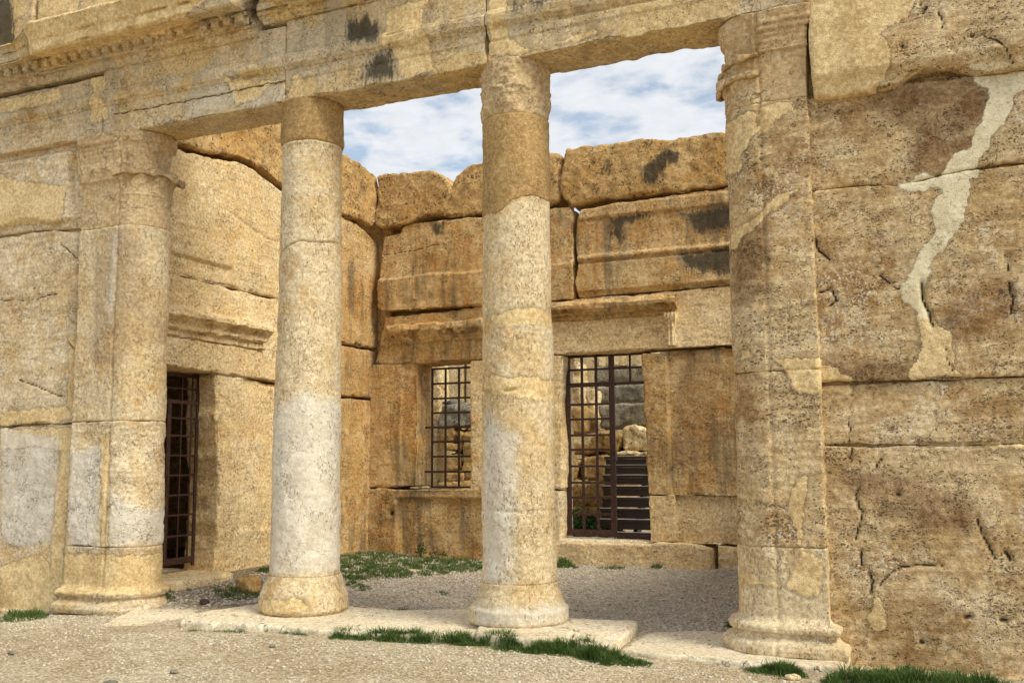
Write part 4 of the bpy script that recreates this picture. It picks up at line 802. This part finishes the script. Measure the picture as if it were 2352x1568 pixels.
# door gate
dg_ = thing('iron_gate', 'dark iron gate with padlock in the tall back doorway', 'gate', (-5.1, 15.3, .4))
G = lambda u, v: aty(u, v, YG)
gx = [G(u, 1000)[0] for u in (1308.5, 1338.5, 1371, 1407)]; gxr = XD1+.03
gz = [G(1360, v)[1] for v in (816, 848, 883, 928, 962, 999, 1032, 1070, 1108, 1142, 1180, 1223)]
def gb(x0, x1, z0, z1, t=.015): return (x0, x1, YG-t, YG+t, z0, z1)
bars('gate_frame', [gb(gx[0]-.06, gx[0]+.02, gz[-1]-.05, gz[0]+.04, .022), gb(gx[3]-.045, gx[3]+.045, gz[-1]-.05, gz[0]-.03, .022), gb(gx[0]+.02, gxr, gz[0]-.03, gz[0]+.04, .018), gb(gx[0]+.02, gx[3]-.045, gz[2]-.035, gz[2]+.035, .02), gb(gx[3]+.045, gxr, gz[2]-.022, gz[2]+.022, .018),
                      gb(gx[0]+.02, gx[3]-.045, gz[-1]-.05, gz[-1]+.05, .018), gb(gx[3]+.045, gxr, gz[-1]-.10, gz[-1]-.01, .018)], M['iron'], dg_)
for xk in gx[1:3]: bars('upright_bar', [gb(xk-.023, xk+.023, gz[-1]+.05, gz[0]-.03, .008)], M['iron'], dg_)
bars('upright_bar', [gb(G(1447, 850)[0]-.018, G(1447, 850)[0]+.018, gz[2]+.02, gz[0]-.03, .008)], M['iron'], dg_)
for i, zk in enumerate(gz[1:-1]):
    if i == 1: continue
    bars('cross_bar', [gb(gx[0]+.02, gxr if i == 0 else gx[3]-.045, zk-.018, zk+.018, .010)], M['iron'], dg_)
bars('drop_bolt', [gb(gx[3]+.0, gx[3]+.02, .37, gz[-1]-.05, .01)], M['iron'], dg_)
pl = bars('padlock', [gb(gx[3]-.01, gx[3]+.06, 1.60, 1.68, .05)], M['iron'], dg_)
bars('shackle', [gb(gx[3]+.0, gx[3]+.012, 1.68, 1.74, .045), gb(gx[3]+.042, gx[3]+.054, 1.68, 1.74, .045), gb(gx[3], gx[3]+.054, 1.74, 1.752, .045)], M['iron'], pl)

# ---- inner right wall, hidden behind the outer wall but shading the court
wi = thing('inner_wall', 'inner side wall behind the right pier', 'wall', (-1, 12, 0))
for y0, y1 in ((9.65, 11.6), (11.62, 13.4), (13.42, 15.6)):
    for z0, z1 in ((-.2, 1.6), (1.62, 3.0)):
        block(wi, 'stone_block', rect(y0, y1, z0, z1), -1.2, -.6, M['back'], plane='X', vox=.05, big=.03)

# ---- beyond the back wall: sunlit rooms and rubble
def farblock(label, l, Y, dep, mat, soft=5, big=.04, box=None, cat='stone block', name='fallen_block', grp='tumbled blocks beyond the back wall', **kw):
    pts = [aty(u, v, Y) for u, v in l]
    o = block(None, name, pts, Y, Y+dep, mat, vox=.035, soft=soft, big=big, mid=.02, fine=.008, jit=.015, chip=.1, **kw)
    tag(o, label, cat, grp)
D4 = lambda l: [(1241.9+a/2.778, 771.4+b/2.778) for a, b in l]
D6 = lambda l: [(940.7+a/4.762, 809+b/4.762) for a, b in l]
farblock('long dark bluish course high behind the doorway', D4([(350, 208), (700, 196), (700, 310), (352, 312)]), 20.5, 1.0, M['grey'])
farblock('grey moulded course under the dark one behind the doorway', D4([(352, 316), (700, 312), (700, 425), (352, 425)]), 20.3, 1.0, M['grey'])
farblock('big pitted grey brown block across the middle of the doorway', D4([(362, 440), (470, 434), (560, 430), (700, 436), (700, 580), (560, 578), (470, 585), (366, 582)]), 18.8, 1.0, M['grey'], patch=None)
farblock('rough block at the left edge of the doorway view', D4([(185, 470), (215, 455), (272, 468), (278, 520), (272, 615), (180, 620)]), 18.6, .9, M['ochre'])
farblock('rounded boulder left of the gate post, above the stairs', D4([(318, 640), (345, 618), (480, 612), (512, 650), (508, 725), (470, 742), (330, 735), (314, 690)]), 18.3, .8, M['ochre'], soft=9)
farblock('upright rounded boulder at the right edge of the doorway view', D4([(522, 612), (545, 580), (610, 575), (690, 600), (700, 735), (530, 733)]), 18.3, .8, M['far'], soft=9)
farblock('flat pale slab on the staircase top', D4([(470, 745), (560, 733), (700, 733), (700, 765), (470, 768)]), 18.2, .7, M['far'])
farblock('orange block below the rough block in the doorway view', D4([(182, 690), (260, 680), (345, 690), (345, 750), (182, 755)]), 18.3, .8, M['ochre'])
farblock('brown block low at the left of the doorway view', D4([(180, 785), (240, 780), (242, 850), (225, 905), (180, 925)]), 18.1, .8, M['ochre'])
farblock('tall brown block behind the gate middle bars', D4([(248, 765), (350, 755), (440, 770), (440, 930), (300, 930), (245, 905)]), 18.1, .8, M['ochre'])
farblock('broad block above the green weeds behind the gate', D4([(180, 935), (300, 932), (450, 935), (450, 1080), (300, 1085), (180, 1080)]), 18.0, .8, M['ochre'])
farblock('lowest block behind the green weeds', D4([(170, 1085), (460, 1085), (460, 1290), (170, 1290)]), 18.0, .8, M['ochre'])
farblock('flat course of light stone on top of the dark course', D4([(360, 60), (700, 50), (700, 195), (360, 206)]), 21.0, .9, M['far'])
farblock('narrow white pillar in the doorway view', D4([(285, 340), (340, 338), (345, 600), (283, 602)]), 19.4, .5, M['far'], soft=3, cat='pillar', name='broken_pillar', grp='pale pillars beyond the back wall')
farblock('bright upright stone at the top left of the doorway view', D4([(180, 180), (240, 165), (262, 300), (262, 440), (180, 440)]), 19.8, .5, M['far'], soft=3, cat='pillar', name='broken_pillar', grp='pale pillars beyond the back wall')
fw = thing('far_wall', 'pale sunlit wall far behind the window and doorway', 'wall', (-11, 23, 0))
for a, b in ((-17, -14.2), (-14.15, -12.9), (-12.85, -11.6), (-11.55, -10.6), (-10.55, -9.2), (-9.15, -7.6), (-7.55, -5.5)):
    zt = 0
    for h_ in (2.6, 2.4):
        block(fw, 'stone_block', rect(a, b, zt-.1 if zt == 0 else zt, zt+h_-.03), 23+random.uniform(-.1, .1), 23.8, M['far'], vox=.06, big=.03); zt += h_
farblock('pale pillar at the left of the window view', D6([(200, 100), (262, 100), (330, 110), (330, 560), (315, 1000), (300, 1500), (190, 1500)]), 20.2, .5, M['far'], soft=3, cat='pillar', name='broken_pillar', grp='pale pillars beyond the back wall')
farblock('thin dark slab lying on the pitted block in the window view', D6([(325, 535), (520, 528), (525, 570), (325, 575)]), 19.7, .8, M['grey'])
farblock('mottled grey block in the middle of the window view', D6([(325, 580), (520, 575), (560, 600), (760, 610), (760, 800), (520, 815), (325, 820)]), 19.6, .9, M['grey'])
farblock('brown block under the mottled block in the window view', D6([(320, 835), (500, 828), (510, 985), (330, 990)]), 19.6, .9, M['ochre'])
farblock('small upright ochre block at the right of the window view', D6([(520, 870), (570, 880), (580, 960), (560, 1100), (520, 1110)]), 19.55, .8, M['ochre'], soft=7)
farblock('yellow block low in the window view', D6([(375, 1000), (510, 995), (515, 1080), (390, 1090)]), 19.5, .8, M['ochre'])
farblock('wide yellow block below it in the window view', D6([(385, 1100), (560, 1115), (570, 1290), (385, 1300)]), 19.5, .8, M['ochre'])
farblock('slender block at the lower right of the window view', D6([(590, 880), (760, 870), (760, 1380), (600, 1390), (580, 1200)]), 19.5, .8, M['ochre'])
farblock('yellow bottom block of the window view', D6([(390, 1310), (570, 1300), (580, 1400), (400, 1410)]), 19.45, .8, M['ochre'])
farblock('long foundation course under the window rubble', D6([(300, 1420), (760, 1400), (760, 1900), (300, 1900)]), 19.4, .9, M['ochre'])
# dark wooden staircase behind the doorway
sc_ = thing('staircase', 'dark brown open wooden staircase behind the back doorway', 'staircase', (-4.8, 17, 0))
ty = [1253, 1170, 1101, 1030, 958, 887, 823, 768]
x1s = -4.15
for i, v in enumerate(ty):
    Yt = 16.55+.17*i; zt = aty(1430, 771.4+v/2.778, Yt)[1]; x0 = aty(1370+i*2.4, 1000, Yt)[0]
    bars('tread', [(x0, x1s-.15, Yt, Yt+.24, zt-.045, zt)], M['wood'], sc_)
    bars('lit_nosing', [(x0, x1s-.15, Yt-.006, Yt+.10, zt+.0005, zt+.008)], M['lit_edge'], sc_)  # added strip: the tread's sky-lit edge put into a pale metal colour
    bars('riser_board', [(x0+.02, x1s-.17, Yt+.03, Yt+.055, zt-.17, zt-.047)], M['wood'], sc_)
    if i == 0: za, ya = zt, Yt
    zb, yb = zt, Yt
for xs in (-5.22, -4.45):
    V, F = prism([(ya-.02, za-.5), (ya+.26, za-.5), (yb+.30, zb-.06), (yb+.05, zb-.06)], 'X', xs, xs+.07); me = mesh_from('stringer', V, F); fix(me); link('stringer', me, M['wood'], sc_)
for xs in (-5.1, -4.4):
    bars('post', [(xs, xs+.08, yb+.12, yb+.20, -.05, zb-.05)], M['wood'], sc_)

# ------------------------------------------------------------------ small things on the ground
def stone(label, u, v, z, sx_, sy_, sz_, mat, seed, name='stone', cat='stone', grp='single stones on the ground'):
    X, Y = atz(u, v, z); bm = bmesh.new(); bmesh.ops.create_icosphere(bm, subdivisions=4, radius=1)
    me = bpy.data.meshes.new(name); bm.to_mesh(me); bm.free(); n = len(me.vertices); co = np.empty(n*3); me.vertices.foreach_get('co', co); co = co.reshape(-1, 3)
    co = co*(1+.35*fbm(co+seed, 1.1, 3))[:, None]; co = np.clip(co, -1.05, 1.1)*np.array([sx_, sy_, sz_])
    zg = float(ground_z(X, Y)); co += np.array([X, Y, zg+sz_*.55]); me.vertices.foreach_set('co', co.ravel()); me.polygons.foreach_set('use_smooth', [True]*len(me.polygons)); me.update(); set_patch(me, co, ())
    tag(link(name, me, mat), label, cat, grp)
stone('fist shaped stone in the grass right of the side doorway', 572, 1340, .08, .17, .15, .13, M['rock'], 3)
stone('dark small stone on the gravel below the left column', 400, 1548, -.1, .035, .03, .02, M['grey'], 5)
stone('flat grey stone at the bottom left of the gravel', 255, 1568, -.1, .06, .04, .012, M['grey'], 6)
stone('small dark stone on the gravel at the far left', 28, 1500, -.1, .05, .035, .02, M['grey'], 7)
stone('tiny blue grey stone on the gravel between the columns', 625, 1492, -.1, .03, .025, .02, M['grey'], 8)
stone('pale flat stone before the base of the right pier', 1835, 1580, -.1, .07, .04, .03, M['slab'], 9)
stone('little yellowish stone at the foot of the right pier', 1822, 1552, -.09, .06, .04, .03, M['side'], 10)
stone('crumpled white scrap in the grass between the columns', 952, 1314, .0, .10, .06, .035, M['slab'], 12, name='scrap', cat='litter', grp='scraps of litter')
stone('dark red scrap beside the worn door step', 470, 1372, .02, .06, .05, .04, M['iron'], 13, name='scrap', cat='litter', grp='scraps of litter')

def in_poly(px, py, poly):
    return poly_sd(np.stack([px, py], 1), poly) > 0
ICO = None
def pebbles(label, n, xr_, yr_, mat, smin, smax, density=None, name='gravel_stones'):
    bm = bmesh.new(); bmesh.ops.create_icosphere(bm, subdivisions=1, radius=1)
    base = np.array([v.co[:] for v in bm.verts]); faces = np.array([[v.index for v in f.verts] for f in bm.faces]); bm.free()
    x = RNG.uniform(*xr_, n); y = RNG.uniform(*yr_, n)
    if density is not None:
        k = RNG.uniform(0, 1, n) < density(x, y); x = x[k]; y = y[k]; n = len(x)
    s = smin*(smax/smin)**(RNG.uniform(0, 1, n)**2.6)
    sc3 = s[:, None]*RNG.uniform([.7, .7, .35], [1.4, 1.2, .75], (n, 3))
    a = RNG.uniform(0, 6.28, n); ca, sa = np.cos(a), np.sin(a)
    v = base[None]*(1+RNG.uniform(-.28, .28, (n, len(base), 1)))*sc3[:, None]
    vx = v[..., 0]*ca[:, None]-v[..., 1]*sa[:, None]; vy = v[..., 0]*sa[:, None]+v[..., 1]*ca[:, None]
    p0 = np.stack([x, y, np.zeros(n)], 1); zg = ground_z(x, y)+.012*fbm(p0, 1.1, 3)
    V = np.stack([vx+x[:, None], vy+y[:, None], v[..., 2]+(zg+sc3[:, 2]*.3)[:, None]], -1).reshape(-1, 3)
    F = (faces[None]+(np.arange(n)*len(base))[:, None, None]).reshape(-1, 3)
    me = bpy.data.meshes.new(name); me.vertices.add(len(V)); me.vertices.foreach_set('co', V.ravel())
    me.loops.add(F.size); me.loops.foreach_set('vertex_index', F.ravel()); me.polygons.add(len(F)); me.polygons.foreach_set('loop_start', np.arange(len(F))*3)
    me.update(calc_edges=True); me.validate()
    tag(link(name, me, mat), label, 'gravel', kind='stuff')
slabs2d = [[atz(u, v, 0) for u, v in [(400, 1436), (800, 1460), (1110, 1470), (1410, 1490), (1700, 1520), (1960, 1535), (1960, 1450), (1590, 1445), (1466, 1420), (1180, 1400), (780, 1385), (600, 1375), (380, 1385), (240, 1410), (235, 1434)]]]
def dens_out(x, y):
    d = np.where(in_poly(x, y, slabs2d[0]), .02, 1.0)
    p = np.stack([x, y, np.zeros(len(x))], 1)
    return d*(.35+.65*np.clip((y-7.3)/.8, 0, 1))*np.clip(.65+1.4*fbm(p, 1.0, 2)+.6*np.exp(-((y-8.45+.12*(x+4)*0)/.15)**2), .2, 1)
pebbles('pale gravel stones scattered over the ground before the ruin', 50000, (-12, 1.2), (6.2, 9.0), M['pebble'], .004, .020, dens_out)
def dens_in(x, y):
    return np.where(in_poly(x, y, slabs2d[0]), .02, 1.0)*np.where(x < -9.0, .1, 1.0)
pebbles('grey gravel stones covering the court behind the columns', 26000, (-9.3, -1.2), (9.2, 14.9), M['pebble2'], .009, .028, dens_in)

def grass(label, polys, n, h, mat=None, z_extra=0., clump=.0, name='grass'):
    xs = []; ys = []; hs = []
    for poly, wgt, hm in polys:
        P = np.array(poly); k = 0; need = int(n*wgt)
        while k < need:
            c = RNG.uniform(P.min(0), P.max(0), (need*3, 2)); pn = np.stack([c[:, 0], c[:, 1], np.zeros(len(c))], 1)
            sd = poly_sd(c, poly)+.10*fbm(pn, 4, 2)*clump
            ok = (sd > 0) & (RNG.uniform(0, 1, len(c)) < np.clip(.6+1.6*fbm(pn+4, 5, 2), .08, 1)); c = c[ok][:need-k]
            if len(c) == 0: break
            xs.append(c[:, 0]); ys.append(c[:, 1]); e = np.clip(poly_sd(c, poly)/.08, .35, 1); hs.append(h*hm*e*RNG.uniform(.4, 1.25, len(c))*np.clip(1+1.3*fbm(np.stack([c[:, 0], c[:, 1], c[:, 0]*0], 1)+9, 4, 2), .4, 1.6)); k += len(c)
    x = np.concatenate(xs); y = np.concatenate(ys); hh = np.concatenate(hs); n = len(x)
    z = ground_z(x, y)-.01+z_extra; a = RNG.uniform(0, 6.28, n); wd = RNG.uniform(.0022, .0042, n)*(.7+hh*4); lean = hh*RNG.uniform(.15, .9, n); b = a+RNG.uniform(-.7, .7, n)+1.57
    dx, dy = np.cos(a)*wd, np.sin(a)*wd; lx, ly = np.cos(b)*lean, np.sin(b)*lean
    def P_(f, s, hz): return np.stack([x+lx*f+dx*s, y+ly*f+dy*s, z+hh*hz], 1)
    V = np.stack([P_(0, -1, 0), P_(0, 1, 0), P_(.3, -.8, .55), P_(.3, .8, .55), P_(1, 0, .92)], 1).reshape(-1, 3)
    o = np.arange(n)*5
    T = np.concatenate([np.stack([o, o+1, o+3], 1), np.stack([o, o+3, o+2], 1), np.stack([o+2, o+3, o+4], 1)])
    me = bpy.data.meshes.new(name); me.vertices.add(len(V)); me.vertices.foreach_set('co', V.ravel())
    me.loops.add(T.size); me.loops.foreach_set('vertex_index', T.ravel()); me.polygons.add(len(T)); me.polygons.foreach_set('loop_start', np.arange(len(T))*3)
    me.update(calc_edges=True)
    tag(link(name, me, mat or M['grass']), label, 'grass', kind='stuff')
gz_ = lambda l, z=-.1: [atz(u, v, z) for u, v in l]
grass('narrow strip of green grass along the front edge of the column slabs', [(gz_([(755, 1446), (900, 1452), (1085, 1456), (1110, 1470), (1080, 1475), (900, 1466), (755, 1458)], -.03), .35, 1), (gz_([(1080, 1458), (1200, 1466), (1330, 1478), (1410, 1488), (1440, 1500), (1400, 1515), (1290, 1500), (1150, 1486), (1085, 1474)], -.03), .52, 1.25), (gz_([(1410, 1495), (1500, 1505), (1490, 1515), (1420, 1512)], -.03), .08, .8),
      (gz_([(420, 1434), (570, 1438), (565, 1444), (420, 1440)], -.03), .03, .6), (gz_([(640, 1440), (710, 1446), (705, 1452), (640, 1448)], -.03), .03, .7)], 24000, .085)
grass('thick grass at the foot of the right outer wall', [(gz_([(1880, 1560), (2000, 1545), (2100, 1545), (2200, 1560), (2352, 1585), (2352, 1640), (2200, 1600), (2050, 1590), (1900, 1585)], -.12), .7, 1.35), (gz_([(1680, 1520), (1780, 1530), (1850, 1535), (1860, 1552), (1790, 1555), (1700, 1540)]), .28, 1.0), (gz_([(1585, 1512), (1615, 1515), (1612, 1522), (1590, 1520)]), .02, .8)], 17000, .075)
grass('grass tuft at the foot of the left outer wall', [(gz_([(0, 1415), (60, 1408), (110, 1412), (112, 1428), (60, 1434), (0, 1436)], -.2), 1, 1)], 1600, .09)
grass('green lawn in the far corner of the court', [([(-9.3, 11.6), (-8.6, 11.4), (-7.6, 11.7), (-6.9, 12.5), (-6.4, 13.6), (-6.1, 14.9), (-9.3, 14.95)], .88, 1), (gz_([(480, 1335), (530, 1325), (620, 1320), (620, 1345), (560, 1352), (490, 1350)], .1), .06, 1.1),
      (gz_([(775, 1345), (830, 1355), (870, 1350), (800, 1330)], .0), .06, .9)], 32000, .06, clump=1)
grass('low grass along the foot of the back wall right of the door', [(gz_([(1278, 1290), (1330, 1300), (1325, 1306), (1278, 1304)], .0), .5, 1.2), (gz_([(1370, 1302), (1440, 1303), (1440, 1307), (1370, 1307)], .0), .15, .8), (gz_([(1490, 1296), (1530, 1298), (1528, 1308), (1490, 1306)], .0), .25, 1), (gz_([(1590, 1300), (1640, 1300), (1640, 1305), (1590, 1305)], .0), .1, .7)], 2600, .10)
grass('few tufts on the court gravel and around the pier bases', [(gz_([(995, 1356), (1040, 1358), (1035, 1366), (1000, 1364)], .0), .2, .6), (gz_([(370, 1365), (400, 1372), (402, 1388), (385, 1386)], -.05), .25, 1.2), (gz_([(420, 1345), (440, 1348), (436, 1360), (420, 1358)], .0), .15, .9), (gz_([(800, 1386), (830, 1389), (825, 1396), (800, 1395)], -.02), .12, .7), (gz_([(1660, 1432), (1705, 1434), (1705, 1446), (1665, 1444)], -.05), .2, .8), (gz_([(900, 1394), (950, 1396), (945, 1400), (905, 1400)], -.02), .08, .6)], 3000, .09)

def weed(label, x, y, h, n, spread, seed, name='weed_plant', lsize=.05):
    rng = np.random.default_rng(seed); t = thing(name, label, 'plant', (x, y, float(ground_z(x, y))))
    V = []; F = []; SV = []; SF = []
    zg = float(ground_z(x, y))
    for k in range(n):
        a = rng.uniform(0, 6.28); r = spread*math.sqrt(rng.uniform(0, 1)); ht = h*rng.uniform(.35, 1)*(1-.4*r/spread)
        c = np.array([x+r*math.cos(a), y+r*math.sin(a), zg+ht]); d = rng.normal(size=3); d[2] = abs(d[2])*.4; d /= np.linalg.norm(d); s = np.cross(d, rng.normal(size=3)); s /= np.linalg.norm(s)
        L = lsize*rng.uniform(.6, 1.3); b = len(V); V += [c, c+d*L*.5+s*L*.3, c+d*L, c+d*L*.5-s*L*.3]; F.append([b, b+1, b+2, b+3])
        if k % 9 == 0:
            q = np.array([x+.2*r*math.cos(a), y+.2*r*math.sin(a), zg-.02]); b = len(SV); e = np.array([.004, .0, 0]); SV += [q-e, q+e, c+e*.5, c-e*.5]; SF.append([b, b+1, b+2, b+3])
    link('leaves', mesh_from('leaves', V, F), M['leaf'], t); link('stems', mesh_from('stems', SV, SF), M['leaf'], t)
px, py = atz(913, 1300, .0)
weed('upright leafy weed against the back wall under the window', -8.3, 14.85, .28, 110, .10, 1, lsize=.04)
weed('low leafy weed right of the upright one under the window', -7.95, 14.8, .15, 90, .16, 2, lsize=.035)
weed('dark green bush behind the bars of the back doorway', -6.35, 17.2, .85, 1500, .45, 3, name='bush', lsize=.07)
weed('smaller green bush left of the wooden staircase', -5.75, 16.9, .6, 900, .35, 4, name='bush', lsize=.07)
